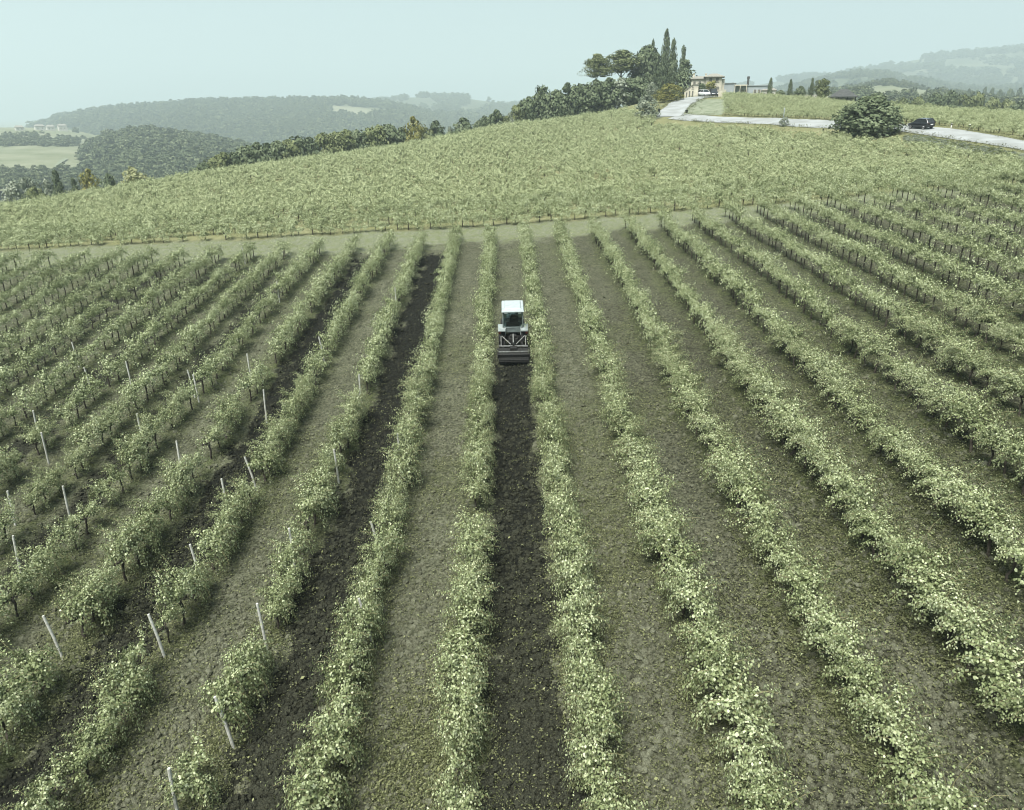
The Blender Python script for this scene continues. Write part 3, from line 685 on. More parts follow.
# ------------------------------------------------------------------ roads
def strip(name, C_, wd, dz, m, sub=2.0, nw=6):
    seg = [C_[0]]
    for a, b_ in zip(C_[:-1], C_[1:]):
        k = max(1, int(np.linalg.norm(b_ - a) / sub)); seg += [a + (b_ - a) * (j / k) for j in range(1, k + 1)]
    C2 = np.array(seg)
    for _ in range(6): C2[1:-1] = (C2[:-2] + 2 * C2[1:-1] + C2[2:]) / 4
    T = np.gradient(C2, axis=0); T /= np.linalg.norm(T, axis=1, keepdims=True); Nn = np.stack([-T[:, 1], T[:, 0]], 1)
    ed = (vn(np.arange(len(C2)) * .6, np.zeros(len(C2)), 3) - .5) * 1.3 + (vn(np.arange(len(C2)) * .17, np.zeros(len(C2)), 4) - .5) * 1.0
    V = []
    for j in range(nw + 1):
        q = C2 + Nn * ((j / nw - .5) * (wd + (ed if j in (0, nw) else 0)))[..., None] if np.ndim(ed) and j in (0, nw) else C2 + Nn * (j / nw - .5) * wd
        V.append(np.concatenate([q, (terr(q[:, 0], q[:, 1]) + dz)[:, None]], 1))
    V = np.array(V); ii = np.arange(V.shape[0] * V.shape[1]).reshape(V.shape[:2])
    f_ = np.stack([ii[:-1, :-1], ii[:-1, 1:], ii[1:, 1:], ii[1:, :-1]], -1).reshape(-1, 4)
    return tag(link(name, np_mesh(name, V.reshape(-1, 3), 4, True, None, f_), None, m), kind='structure')
strip('road', ROADC, 5.6, .07, M['road'])
strip('driveway', DRV, 6.0, .09, M['road'])
M['verge'] = mat('pale_verge', (.105, .125, .082, 1), .95, .1, noise=(.7, (.155, .172, .125, 1), 6))
strip('verge', np.array([ground_at(*q)[:2] for q in ((700, 116), (705, 110), (711, 104), (714, 99.5))]), 9.0, .05, M['verge'])
strip('dirt_patch', np.array([ground_at(*q)[:2] for q in ((616, 114), (632, 114), (650, 115), (668, 116))]), 7.0, .04, M['verge'])

# ------------------------------------------------------------------ trees
def clump_crown(seed, shape, n_leaf, leaf, mt, clumps=26, fill=.55):
    """leaves scattered through many small clumps placed on/in an outline of unit height (z 0..1) and unit width"""
    rng = np.random.default_rng(seed); C_ = []; N_ = []; tint = []
    cs = []
    while len(cs) < clumps:
        h = rng.uniform(0, 1); a = rng.uniform(0, 6.283); r = shape(h) * .5 * rng.uniform(.12, 1.0) ** .55
        cs.append((r * math.cos(a), r * math.sin(a), h, rng.uniform(.6, 1.15)))
    per = n_leaf // clumps
    for cx, cy_, ch, cr in cs:
        rad = cr * (.10 + .12 * shape(ch)); d = rng.normal(size=(per, 3)); d /= np.linalg.norm(d, axis=1, keepdims=True)
        rr = rad * rng.uniform(.35, 1, (per, 1)) ** .5; off = d * rr
        C_.append(np.array([cx, cy_, ch]) + off * np.array([1.25, 1.25, .75])); N_.append(d * .8 + np.array([cx, cy_, .5]) + rng.normal(0, .35, (per, 3)))
        tint.append(np.clip(rng.normal(.5, .14, per) + rng.normal(0, .12), 0, 1))
    C_ = np.concatenate(C_); N_ = np.concatenate(N_); tint = np.concatenate(tint)
    lo = np.percentile(C_, .4, axis=0); hi = np.percentile(C_, 99.6, axis=0); C_ = (C_ - lo) / (hi - lo) * np.array([1, 1, .985]) - np.array([.5, .5, 0])
    V = leaf_polys(rng, C_, N_, leaf * rng.uniform(.6, 1.4, len(C_)), .8, 4)
    me = np_mesh('crown', V, 4, False, {'tint': ('FACE', tint)}); me.materials.append(mt); return me
SH = {'round': lambda h: max(.0, 1 - abs(2 * h - .95) ** 2.2) ** .5 * 1.0 + .05,
      'dome': lambda h: max(.04, 1 - h ** 2.6) ** .6, 'bush': lambda h: max(.05, 1 - abs(1.7 * h - .55) ** 2.4) ** .5,
      'cypress': lambda h: .95 * (min(1, h / .12 + .45)) * max(.03, (1 - h) ** .55), 'cone': lambda h: max(.03, 1 - h) * .9 + .08,
      'umbrella': lambda h: max(.03, 1 - (1.15 * h) ** 3) ** .5 * (1 if h > .12 else .8)}
def trunk_mesh(seed, z0, z1, r0, limbs=4, spread=.24):
    rng = random.Random(seed); mb = MB(); p = [(0, 0, -.05)]
    for k in range(1, 5): p.append((rng.uniform(-.012, .012) * k, rng.uniform(-.012, .012) * k, z1 * k / 4))
    mb.tube(p, [r0, r0 * .8, r0 * .7, r0 * .55, r0 * .4], 7)
    for k in range(limbs):
        a = rng.uniform(0, 6.28); h = z0 + (z1 - z0) * rng.uniform(.2, .8); q = spread * rng.uniform(.6, 1)
        mb.tube([(0, 0, h), (q * .5 * math.cos(a), q * .5 * math.sin(a), h + .06), (q * math.cos(a), q * math.sin(a), min(.9, h + .16))], [r0 * .45, r0 * .32, r0 * .15], 5)
    me = mb.mesh('trunk', True); me.materials.append(M['wood']); return me
TP = {}
def tree_proto(kind, shape, mt, z0, n_leaf, leaf, clumps, r0, nvar=2, limbs=4):
    TP[kind] = []
    for v in range(nvar):
        cm = clump_crown(hash_(kind) + v, SH[shape], n_leaf, leaf, M[mt], clumps)
        co_ = np.empty(len(cm.vertices) * 3, np.float32); cm.vertices.foreach_get('co', co_); co_ = co_.reshape(-1, 3)
        co_[:, 2] = z0 + co_[:, 2] * (1 - z0); cm.vertices.foreach_set('co', co_.ravel()); cm.update()
        TP[kind].append([trunk_mesh(hash_(kind) + v, z0 * .7, max(z0 + .25, .45), r0, limbs), cm, None])
def hash_(s): return sum(ord(ch) * (k + 3) for k, ch in enumerate(s)) % 5000
tree_proto('dark', 'round', 'dark_leaf', .06, 2600, .085, 48, .03, 3)
tree_proto('green', 'round', 'green_leaf', .06, 2600, .085, 48, .03, 3)
tree_proto('olive', 'bush', 'olive_leaf', .06, 1500, .075, 34, .03, 2)
tree_proto('gold', 'round', 'gold_leaf', .10, 1400, .085, 30, .03, 2)
tree_proto('pale', 'bush', 'pale_leaf', .04, 1400, .085, 30, .02, 1)
tree_proto('spire', 'cone', 'dark_leaf', .06, 1300, .08, 34, .03, 2)
tree_proto('conifer', 'cone', 'dark_leaf', .06, 2200, .06, 46, .03, 2)
tree_proto('cypress', 'cypress', 'dark_leaf', .04, 3000, .06, 80, .05, 2, 2)
tree_proto('dome', 'dome', 'dark_leaf', .03, 8000, .055, 150, .03, 1)
tree_proto('greycolumn', 'cypress', 'dark_leaf', .03, 1300, .06, 40, .04, 2, 2)
tree_proto('bush', 'bush', 'dark_leaf', .0, 7500, .06, 130, .03, 1)
tree_proto('goldbush', 'bush', 'gold_leaf', .03, 2600, .055, 60, .03, 1)
tree_proto('umbrella', 'umbrella', 'green_leaf', .66, 5200, .055, 80, .022, 2, 7)
def tree_at(name, kind, px, top, Z, wpx, label, cat='tree', group=None, base_py=None, v=None):
    if base_py is not None: g = ground_at(px, base_py, 12, 330); x, y = g[0], g[1]; Z = proj(g)[2]
    else: p = P(px, 110, Z); x, y = p[0], p[1]
    r_ = ray(px, top); z = tz(x, y) - .1; zt = CZ + r_[2] * y / r_[1]; h = max(.6, zt - z); wd = wpx / F * Z
    vs = TP[kind]; k = (int(px * 7) % len(vs)) if v is None else v; tm, cm, root = vs[k]; rz = (px * 1.7) % 6.28
    if root is None:
        r = empty(name, (x, y, z), rz, (wd, wd, h)); link('trunk', tm, r); link('crown', cm, r); vs[k][2] = r
    else: r = copy_tree(root, (x, y, z), rz, (wd, wd, h)); r.name = name
    tag(r, label, cat, group); return r
# hedge line along the crest, from the valley up to the pines
LOW = [(186, 169, 10, 'dark'), (196, 162, 14, 'dark'), (206, 157, 14, 'green'), (217, 153, 15, 'green'), (228, 151, 15, 'dark'), (240, 147, 16, 'dark'), (251, 142, 17, 'dark'), (263, 142, 16, 'dark'), (274, 141, 16, 'dark'),
       (286, 139, 16, 'green'), (297, 137, 15, 'dark'), (308, 136, 15, 'dark'), (320, 135, 16, 'green'), (332, 133, 15, 'green'), (344, 130, 16, 'green'), (354, 130, 15, 'dark'), (366, 128, 15, 'green'), (377, 126, 14, 'green'), (388, 123, 16, 'dark'), (400, 129, 15, 'dark')]
for k, (px, top, wd, kd) in enumerate(LOW):
    Zt = 146 + (px - 186) * .14
    tree_at('hedge_tree', kd, px, top + (px * 13 % 5 - 2) * .7, Zt, wd * 1.75, '%s tree in the crest line, %s downhill from the yellow tree' % ('dark round' if kd == 'dark' else 'mid green', ordn(len(LOW) - k)), 'tree', 'trees along the lower crest')
tree_at('yellow_tree', 'gold', 413, 116.5, 174, 20, 'yellow green round tree standing out of the dark crest line', 'tree')
MIDT = [(426, 128, 13, 'green'), (437, 121, 17, 'dark'), (450, 127, 9, 'olive'), (461, 118, 20, 'dark'), (478, 121, 12, 'dark'), (486, 116, 12, 'dark'), (497, 110, 18, 'dark'), (506, 116, 9, 'green'), (512, 112, 11, 'olive')]
for k, (px, top, wd, kd) in enumerate(MIDT):
    tree_at('hedge_tree', kd, px, top, 178 + (px - 426) * .06, wd * 1.35, '%s tree on the crest, %s uphill from the yellow tree' % ({'dark': 'dark rounded', 'green': 'mid green', 'olive': 'small grey green'}[kd], ordn(k + 1)), 'tree', 'trees on the middle crest')
UPT = [(519, 105, 14, 'green'), (529, 97, 16, 'dark'), (539, 87, 16, 'spire'), (547, 86, 14, 'spire'), (556, 90, 16, 'dark'), (566, 83, 16, 'spire'), (576, 84, 16, 'dark'), (586, 85, 17, 'dark'), (597, 80, 18, 'dark'), (608, 78, 18, 'dark'), (618, 78, 18, 'olive'), (628, 78, 17, 'dark'), (637, 77, 16, 'dark')]
for k, (px, top, wd, kd) in enumerate(UPT):
    tree_at('hedge_tree', kd, px, top, 184 + (px - 519) * .05, wd * 1.55, '%s tree in the tall hedge, %s downhill from the big domed tree' % ({'dark': 'dark', 'green': 'mid green', 'olive': 'grey green', 'spire': 'pointed dark'}[kd], ordn(len(UPT) - k)), 'tree', 'trees of the tall hedge below the pines')
tree_at('umbrella_pine', 'umbrella', 596, 54, 200, 29, 'umbrella pine over the hedge, the lower and outer of the two', 'pine tree', 'umbrella pines', v=0)
tree_at('umbrella_pine', 'umbrella', 619, 50, 203, 40, 'umbrella pine over the hedge, the taller, next to domed tree', 'pine tree', 'umbrella pines', v=1)
tree_at('domed_tree', 'dome', 645, 46, 205, 40, 'large dark domed evergreen tree beside the cypresses', 'tree')
tree_at('conifer', 'cypress', 649, 40, 214, 8, 'dark pointed tree top showing above the domed evergreen', 'tree')
tree_at('cypress', 'cypress', 662, 29, 210, 12, 'tallest dark cypress in the clump by the farmhouse', 'cypress', 'cypresses in the clump')
tree_at('cypress', 'cypress', 669, 39, 207, 12, 'second tallest cypress, just beside the tallest one', 'cypress', 'cypresses in the clump')
tree_at('cypress', 'cypress', 679, 46, 205, 10.5, 'shorter cypress standing apart, next to the farmhouse', 'cypress', 'cypresses in the clump')
for k, (px, top, wd) in enumerate([(654, 53, 9), (661, 51, 9), (667, 57, 8), (672, 60, 8)]):
    tree_at('column_tree', 'greycolumn', px, top, 197 - k * .6, wd * 1.75, 'grey green columnar tree, %s from the domed tree towards the farmhouse' % ordn(k + 1), 'tree', 'columnar trees in the clump')
tree_at('broad_conifer', 'conifer', 682, 60, 192, 29, 'broad dark conifer touching the farmhouse gable', 'tree')
tree_at('olive_shrub', 'olive', 651, 82, 182, 13, 'small grey green shrub at the uphill end of the tall hedge', 'shrub')
tree_at('yellow_bush', 'goldbush', 668, 83, 172, 30, 'broad yellow green bush beside the driveway', 'bush')
tree_at('olive_tree', 'olive', 646.5, 95, 150, 25, 'grey green olive bush where the driveway meets the road', 'olive tree', base_py=118.5)
tree_at('dark_bush', 'bush', 865, 96, 98, 62, 'large dark bush on the near side of the road', 'bush', base_py=136)
tree_at('small_bush', 'olive', 784, 117, 118, 10, 'tiny dark bush at the near road edge', 'bush', base_py=126.5)
for px, top, Zt, wd, kd, lb in [(43, 170, 128, 15, 'conifer', 'dark conifer just beyond the field in the valley gap'), (58, 178, 130, 12, 'conifer', 'smaller dark conifer between the dark conifer and the yellow tree'), (75, 169, 130, 17, 'gold', 'yellowing tree beyond the field edge'),
                               (-6, 182, 140, 22, 'olive', 'grey green tree cut by the picture edge at the valley gap'), (16, 187, 135, 20, 'green', 'low green tree close behind the field corner'), (29, 180, 150, 18, 'olive', 'grey green tree next to the dark conifer'), (10, 178, 165, 22, 'olive', 'grey green tree at the picture edge beyond the field'), (95, 174, 150, 18, 'dark', 'dark low tree between yellowing tree and pale willow bush')]:
    tree_at('valley_tree', kd, px, top, Zt, wd * 1.15, lb, 'tree')
tree_at('willow_bush', 'pale', 120, 167, 126, 27, 'pale yellow green rounded bush on the field edge', 'bush')
tree_at('valley_tree', 'pale', 211, 164, 140, 6, 'tiny pale pointed bush in front of the dark crest trees', 'bush')
# beyond the second plot
for px, top, wd, bpy_, lb in [(767.5, 77.5, 4.2, 97, 'slim cypress by the small white house'), (787.5, 79, 4.2, 98, 'slim cypress between the two low dark bushes'), (808.5, 78, 4.6, 99, 'slim leaning cypress beside the pale poplar')]:
    tree_at('slim_cypress', 'cypress', px, top, 178, wd * 1.3, lb, 'cypress', 'slim cypresses beyond the road')
tree_at('low_bush', 'dark', 778, 90, 178, 9, 'low dark bush between the first two slim cypresses', 'bush')
tree_at('low_bush', 'dark', 797, 86, 178, 12, 'taller dark bush before the leaning cypress', 'bush')
tree_at('poplar', 'green', 819, 79, 176, 15, 'green yellow poplar beside the dark roofed shelter', 'tree')
RT = [(876, 92, 12, 'dark', 190), (902, 98, 14, 'green', 230), (918, 97, 16, 'green', 230), (934, 93, 16, 'dark', 235), (948, 91, 17, 'dark', 240), (962, 95, 18, 'green', 240), (975, 93, 15, 'green', 240), (990, 98, 18, 'green', 240), (1005, 100, 18, 'green', 235), (1020, 102, 18, 'dark', 230), (890, 101, 14, 'green', 220), (1040, 101, 20, 'green', 235), (926, 103, 20, 'green', 215), (952, 104, 22, 'dark', 215), (980, 106, 22, 'green', 210), (1010, 108, 22, 'green', 205)]
for k, (px, top, wd, kd, Zt) in enumerate(sorted(RT)):
    tree_at('scrub_tree', kd, px, top, Zt, wd * 1.3, '%s scrub tree behind the roadside plot, %s rightwards from the big dark bush' % ('dark' if kd == 'dark' else 'green', ordn(k + 1)), 'tree', 'scrub trees behind the roadside plot')
RF = [(966, 88, 7), (973, 89, 6), (980, 86, 7), (988, 87, 6), (996, 89, 8), (1006, 88, 9), (1016, 87, 9), (1026, 88, 9)]
for k, (px, top, wd) in enumerate(RF):
    tree_at('far_tree', 'spire' if k in (1, 2) else 'dark', px, top + 1, 620, wd * 1.3, 'distant dark tree on the rise, %s from its pointed end rightwards' % ordn(k + 1), 'tree', 'distant trees on the rise')

# grass along the road and the drive
gp = []; rng = np.random.default_rng(91)
for C_, hw in ((ROADC, 2.9), (DRV, 3.1)):
    for a, b_ in zip(C_[:-1], C_[1:]):
        d = b_ - a; l_ = np.linalg.norm(d); nn = np.array([-d[1], d[0]]) / l_
        for k in range(int(l_ * 14)):
            q = a + d * rng.random() + nn * rng.choice((-1, 1)) * (hw + rng.exponential(.8) - .35); gp.append(q)
gp = np.array(gp); z = terr(gp[:, 0], gp[:, 1]) + .02; put('verge_grass', gp[:, 0], gp[:, 1], z, rng, [tuft(70 + i, M['weed_leaf'], 16) for i in range(5)], 1.4, 4.0, 2, 'rough grass growing along the road edges', 'grass', .2)
# forests on the hills
def forest_piece(seed): 
    return clump_crown(seed, SH['round'], 300, .17, M['forest_leaf'], 14)
FP = [forest_piece(900 + i) for i in range(5)]
def hill_points(V, nr_top, k, seed, ok, r0=0):
    rng = np.random.default_rng(seed); nr, nc = V.shape[:2]; a = rng.uniform(r0, nr_top, k); c_ = rng.uniform(0, nc - 1.001, k)
    i = a.astype(int); j = c_.astype(int); fa = (a - i)[:, None]; fb = (c_ - j)[:, None]
    p = (V[i, j] * (1 - fb) + V[i, j + 1] * fb) * (1 - fa) + (V[i + 1, j] * (1 - fb) + V[i + 1, j + 1] * fb) * fa
    pr = np.array([proj(q)[:2] for q in p]); kp = ok(pr[:, 0], pr[:, 1]); return p[kp], rng
fp = []
p, rng = hill_points(h1, 17, 15000, 1, lambda a, b_: (a > -40) & (a < 520) & ~C1(a, b_) & ~((a < 84) & (b_ > 128)))
s = rng.uniform(9, 16, len(p)); A1 = (p, s)
p, rng = hill_points(h3, 18, 5200, 2, lambda a, b_: (a > 66 + 22 * vn(a * .06, b_ * .16, 51)) & (a < 260) & ((a - 62) * .6 + 150 > 150)); s = rng.uniform(7, 12, len(p)); A2 = (p, s)
p, rng = hill_points(h4, 17, 6500, 3, lambda a, b_: ((b_ > 140) & (b_ < 146.5) & (a < 78)) | (b_ > 173) | ((b_ > 131) & (b_ < 140) & (vn(a * .12, b_ * .4, 9) > .86))); s = rng.uniform(4.5, 8, len(p)); A3 = (p, s)
p, rng = hill_points(h6, 17, 6500, 4, lambda a, b_: (a > 690) & (vn(a * .05, b_ * .3, 9) > .22)); s = rng.uniform(9, 15, len(p)); A4 = (p, s)
p, rng = hill_points(h7, 18, 7000, 5, lambda a, b_: ((vn(a * .05, b_ * .25, 19) > .30) | (b_ < 87.5)) & (a > 690) & ~((a > 868) & (a < 938) & (b_ < 99) & (b_ > 85.5 + np.abs(a - 880) * .1))); s = rng.uniform(5, 8, len(p)); A5 = (p, s)
p, rng = hill_points(h5, 17, 7000, 6, lambda a, b_: (a > 660) & (vn(a * .03, b_ * .16, 29) > .38)); s = rng.uniform(14, 24, len(p)); A6 = (p, s)
p, rng = hill_points(h2, 17, 5000, 7, lambda a, b_: (a > 330) & (a < 800) & (vn(a * .04, b_ * .22, 39) > .36)); s = rng.uniform(12, 20, len(p)); A7 = (p, s)
for nm, (p, s), lb in (('forest', A6, 'faint woods on the far mountain in the haze'), ('forest', A7, 'faint woods on the pale ridge behind the crest'), ('forest', A1, 'dense dark green forest covering the far hill'), ('forest', A2, 'dark woodland on the knoll in the valley'), ('woodland', A3, 'belts of trees between the pale valley fields'),
                      ('forest', A4, 'hazy woods on the distant ridge behind the farm'), ('woodland', A5, 'scattered trees and field margins on the slope behind the shelter')):
    rng = np.random.default_rng(len(p)); k = len(p)
    o = scatter(nm, p - np.array([0, 0, 1.0]), np.stack([np.zeros(k), np.zeros(k), rng.uniform(0, 6.3, k)], 1), np.stack([s, s, s * rng.uniform(.75, 1.1, k)], 1), rng.integers(0, 5, k), FP); tag(o, lb, 'forest', kind='stuff')
# scrub on the bank below the road
def scrub_piece(seed): return clump_crown(seed, SH['bush'], 220, .14, M['green_leaf'] if seed % 2 else M['olive_leaf'], 10)
rng = np.random.default_rng(44); sp = []
for k in range(900):
    px = rng.uniform(905, 1060); g0 = np.interp(px, [905, 920, 970, 1024, 1060], [138, 139, 147, 158, 166]); g = ground_at(px, g0 + rng.uniform(-1, 5 + (px > 930) * 3)); sp.append(g)
sp = np.array(sp); k = len(sp); s = rng.uniform(.35, .75, k)
tag(scatter('roadside_scrub', sp - np.array([0, 0, .1]), np.stack([0 * s, 0 * s, rng.uniform(0, 6, k)], 1), np.stack([s * 1.3, s * 1.3, s * .8], 1), rng.integers(0, 4, k), [scrub_piece(60 + i) for i in range(4)]), 'rough scrub on the bank below the road', 'scrub', kind='stuff')

# ------------------------------------------------------------------ the tractor
def slope_rot(x, y, h=.8):
    gx_ = (tz(x + h, y) - tz(x - h, y)) / (2 * h); gy_ = (tz(x, y + h) - tz(x, y - h)) / (2 * h)
    nrm = Vector((-gx_, -gy_, 1)).normalized(); return nrm
def seat_on(o, x, y, rz, up=0.0, roll=1.0):
    nrm = slope_rot(x, y); nrm.x *= roll; nrm.normalize(); fw = Vector((-math.sin(rz), math.cos(rz), 0)); rt = fw.cross(nrm).normalized(); fw = nrm.cross(rt).normalized()
    Mx = Matrix((rt, fw, nrm)).transposed().to_4x4(); Mx.translation = Vector((x, y, tz(x, y) + up)); o.matrix_world = Mx
def glass_mat(name, tint, refl):
    m = bpy.data.materials.new(name); m.use_nodes = True; n = m.node_tree; n.nodes.remove(n.nodes['Principled BSDF'])
    t = n.nodes.new('ShaderNodeBsdfTransparent'); t.inputs[0].default_value = tint; g = n.nodes.new('ShaderNodeBsdfGlossy'); g.inputs[1].default_value = .05
    x_ = n.nodes.new('ShaderNodeMixShader'); x_.inputs[0].default_value = refl
    n.links.new(t.outputs[0], x_.inputs[1]); n.links.new(g.outputs[0], x_.inputs[2]); n.links.new(x_.outputs[0], n.nodes['Material Output'].inputs['Surface']); return m
M['cab_glass'] = glass_mat('cab_glass', (.72, .80, .80, 1), .22)
def wheel(parent, name, x, y, r, wd, lugs, sgn):
    e = MB(); e.lathe_x([(-wd / 2, r * .62), (-wd / 2, r * .9), (-wd * .36, r * .97), (wd * .36, r * .97), (wd / 2, r * .9), (wd / 2, r * .62)], 0, 0, 0, 28)
    for k in range(lugs):
        a = 2 * math.pi * k / lugs
        for s in (-1, 1):
            aa = a + (s > 0) * math.pi / lugs
            e.box((s * wd * .24, math.cos(aa) * r * .98, math.sin(aa) * r * .98), (wd * .5, r * .10, r * .09), .8, 0, 0, aa - math.pi / 2)
    o = e.build(name, M['tyre'], parent); o.location = (x, y, r)
    q = MB(); q.lathe_x([(-wd * .3, r * .60), (-wd * .42, r * .64), (-wd * .42, r * .56), (-wd * .15, r * .5), (-wd * .15, r * .2), (wd * .15, r * .2), (wd * .15, r * .5), (wd * .42, r * .56), (wd * .42, r * .64), (wd * .3, r * .60)], 0, 0, 0, 24)
    q.build('rim', M['bare_metal'], o)
    return o
tx = ROW_X0 + ROW_S * .5 + .10
T = empty('tractor'); seat_on(T, tx, TRY, 0.0, .05, .15)
tag(T, 'pale narrow vineyard tractor with cab, tilling the dark lane between two vine rows', 'tractor')
for s in (-1, 1):
    wheel(T, 'rear_wheel', s * .56, 1.95, .60, .32, 16, s)
    wheel(T, 'front_wheel', s * .50, 3.85, .42, .24, 14, s)
    e = MB(); arc = [(1.95 + .70 * math.cos(a), .60 + .68 * math.sin(a)) for a in [math.radians(q) for q in range(24, 138, 12)]]
    arc += [(1.95 + .655 * math.cos(a), .60 + .635 * math.sin(a)) for a in [math.radians(q) for q in range(132, 20, -12)]]
    e.prism(arc, s * .36, s * .745); e.box((s * .55, 1.42, 1.19), (.34, .30, .05)); e.box((s * .38, 1.95, 1.05), (.04, .9, .36))
    fd = e.build('fender', M['tractor_paint'], T)
    l = MB(); l.box((s * .66, 1.26, 1.10), (.12, .05, .10)); l.build('tail_lamp', M['red_lamp'], fd)
    l = MB(); l.tube([(s * .36, 1.55, .50), (s * .50, .95, .48), (s * .50, .62, .42)], .035, 8); l.tube([(s * .40, 1.45, .95), (s * .46, .98, .52)], .026, 8); l.build('lift_arm', M['dark_metal'], T)
    l = MB(); l.tube([(s * .56, 1.30, .92), (s * .13, .80, .66)], .025, 8); l.tube([(s * .60, 1.30, .92), (s * .60, .74, .62)], .022, 8); l.build('brace_bar', M['bare_metal'], T)
    l = MB(); l.box((s * .34, 1.66, 2.06), (.16, .07, .10), .9); l.build('work_lamp', M['plate'], T)
e = MB(); e.box((0, 2.7, .58), (.46, 2.9, .36)); e.box((0, 1.85, .62), (.86, .26, .24)); e.box((0, 3.85, .45), (.78, .18, .16)); e.box((0, 1.45, .70), (.30, .24, .44)); e.build('chassis', M['dark_metal'], T, False, .02)
e = MB(); e.prism([(2.95, .66), (4.45, .66), (4.52, .95), (4.40, 1.12), (2.95, 1.26)], -.31, .31); e.build('hood', M['tractor_paint'], T, False, .04)
e = MB(); e.box((0, 4.56, .84), (.44, .05, .28)); e.build('radiator_grille', M['dark_metal'], T)
e = MB(); e.tube([(.24, 3.5, 1.15), (.24, 3.5, 1.85), (.24, 3.42, 1.98)], .035, 8); e.build('exhaust_pipe', M['dark_metal'], T)
e = MB(); e.box((0, 2.35, 2.16), (1.12, 1.62, .10), .93); e.box((0, 2.35, 2.245), (.86, 1.30, .07), .86); e.box((0, 2.35, 2.095), (1.04, 1.5, .05)); e.build('cab_roof', M['roof_paint'], T, False, .02)
e = MB()
for s in (-1, 1):
    e.tube([(s * .48, 1.70, 1.22), (s * .49, 1.66, 1.65), (s * .47, 1.72, 2.08)], .032, 7); e.tube([(s * .49, 3.00, 1.15), (s * .46, 2.94, 2.08)], .03, 7); e.tube([(s * .50, 2.35, 1.15), (s * .48, 2.35, 2.08)], .024, 7)
    e.box((s * .47, 2.35, 1.12), (.07, 1.30, .14))
e.tube([(-.48, 1.69, 1.24), (.48, 1.69, 1.24)], .035, 7); e.tube([(-.47, 1.72, 2.06), (.47, 1.72, 2.06)], .03, 7); e.box((0, 2.98, 1.2), (.96, .05, .18)); e.box((0, 2.35, 1.03), (.98, 1.3, .05)); e.box((0, 1.70, 1.09), (.94, .05, .24))
e.build('cab_frame', M['frame_paint'], T)
for nm, vs in (('rear_window', [(-.45, 1.675, 1.28), (.45, 1.675, 1.28), (.44, 1.72, 2.03), (-.44, 1.72, 2.03)]), ('windscreen', [(-.45, 3.0, 1.30), (.45, 3.0, 1.30), (.43, 2.955, 2.03), (-.43, 2.955, 2.03)]),
               ('side_window', [(-.505, 1.75, 1.22), (-.505, 2.95, 1.22), (-.475, 2.9, 2.03), (-.475, 1.75, 2.03)]), ('side_window', [(.505, 1.75, 1.22), (.505, 2.95, 1.22), (.475, 2.9, 2.03), (.475, 1.75, 2.03)])):
    e = MB(); v2 = [Vector(q) for q in vs]; nn = (v2[1] - v2[0]).cross(v2[3] - v2[0]).normalized() * .006
    e.add([q - nn for q in v2] + [q + nn for q in v2], [(0, 1, 2, 3), (7, 6, 5, 4), (0, 4, 5, 1), (1, 5, 6, 2), (2, 6, 7, 3), (3, 7, 4, 0)]); e.build(nm, M['cab_glass'], T)
e = MB(); e.box((.04, 2.16, 1.22), (.50, .46, .16)); e.box((.06, 1.92, 1.55), (.48, .13, .62), .8, 0, .12, .12); e.box((.0, 1.86, 1.36), (.66, .1, .22)); e.build('seat', M['seat'], T, False, .03)
e = MB(); ring = [(.0 + .18 * math.cos(a), 2.68 + .15 * math.sin(a), 1.56 + .10 * math.sin(a)) for a in [2 * math.pi * k / 14 for k in range(15)]]; e.tube(ring, .016, 6, False); e.tube([(0, 2.86, 1.2), (0, 2.68, 1.56)], .03, 6); e.build('steering_wheel', M['seat'], T)
e = MB(); e.tube([(0, 1.45, .95), (0, .72, .78)], .035, 8); e.tube([(0, 1.5, .55), (0, .6, .42)], .04, 8); e.build('top_link', M['bare_metal'], T)
tl = MB(); tl.prism([(.10, .18), (.06, .40), (.22, .54), (.60, .54), (.72, .36), (.72, .22), (.66, .22), (.64, .34), (.56, .47), (.25, .47), (.12, .38), (.15, .18)], -.76, .76); tl.box((0, .42, .60), (.34, .34, .14)); tl.box((0, .55, .72), (.10, .10, .20))
tl = tl.build('tiller', M['dark_metal'], T, False)
e = MB(); e.box((0, .70, .60), (1.42, .07, .07)); e.box((0, .16, .52), (1.46, .05, .05)); e.build('cross_bar', M['bare_metal'], tl)
for s in (-1, 1):
    e = MB(); e.prism([(.04, .06), (.0, .3), (.2, .56), (.62, .56), (.76, .3), (.70, .04)], s * .765, s * .79); e.build('side_plate', M['dark_metal'], tl)
e = MB(); e.tube([(-.74, .42, .24), (.74, .42, .24)], .06, 10)
for k in range(15):
    for q in range(3):
        a = q * 2.094 + k * .7; x_ = -.70 + k * .1; e.box((x_, .42 + .14 * math.cos(a), .24 + .14 * math.sin(a)), (.05, .05, .22), .6, 0, 0, a - math.pi / 2)
e.build('rotor', M['dark_metal'], tl)
e = MB(); e.lathe_x([(-.72, .03), (-.72, .13), (.72, .13), (.72, .03)], 0, -.04, .13, 16)
for k in range(12): a = 2 * math.pi * k / 12; e.box((0, -.04 + .14 * math.cos(a), .13 + .14 * math.sin(a)), (1.42, .02, .02))
e.build('roller', M['dark_metal'], tl)

T.matrix_world = T.matrix_world @ Matrix.Scale(.95, 4, (0, 0, 1))
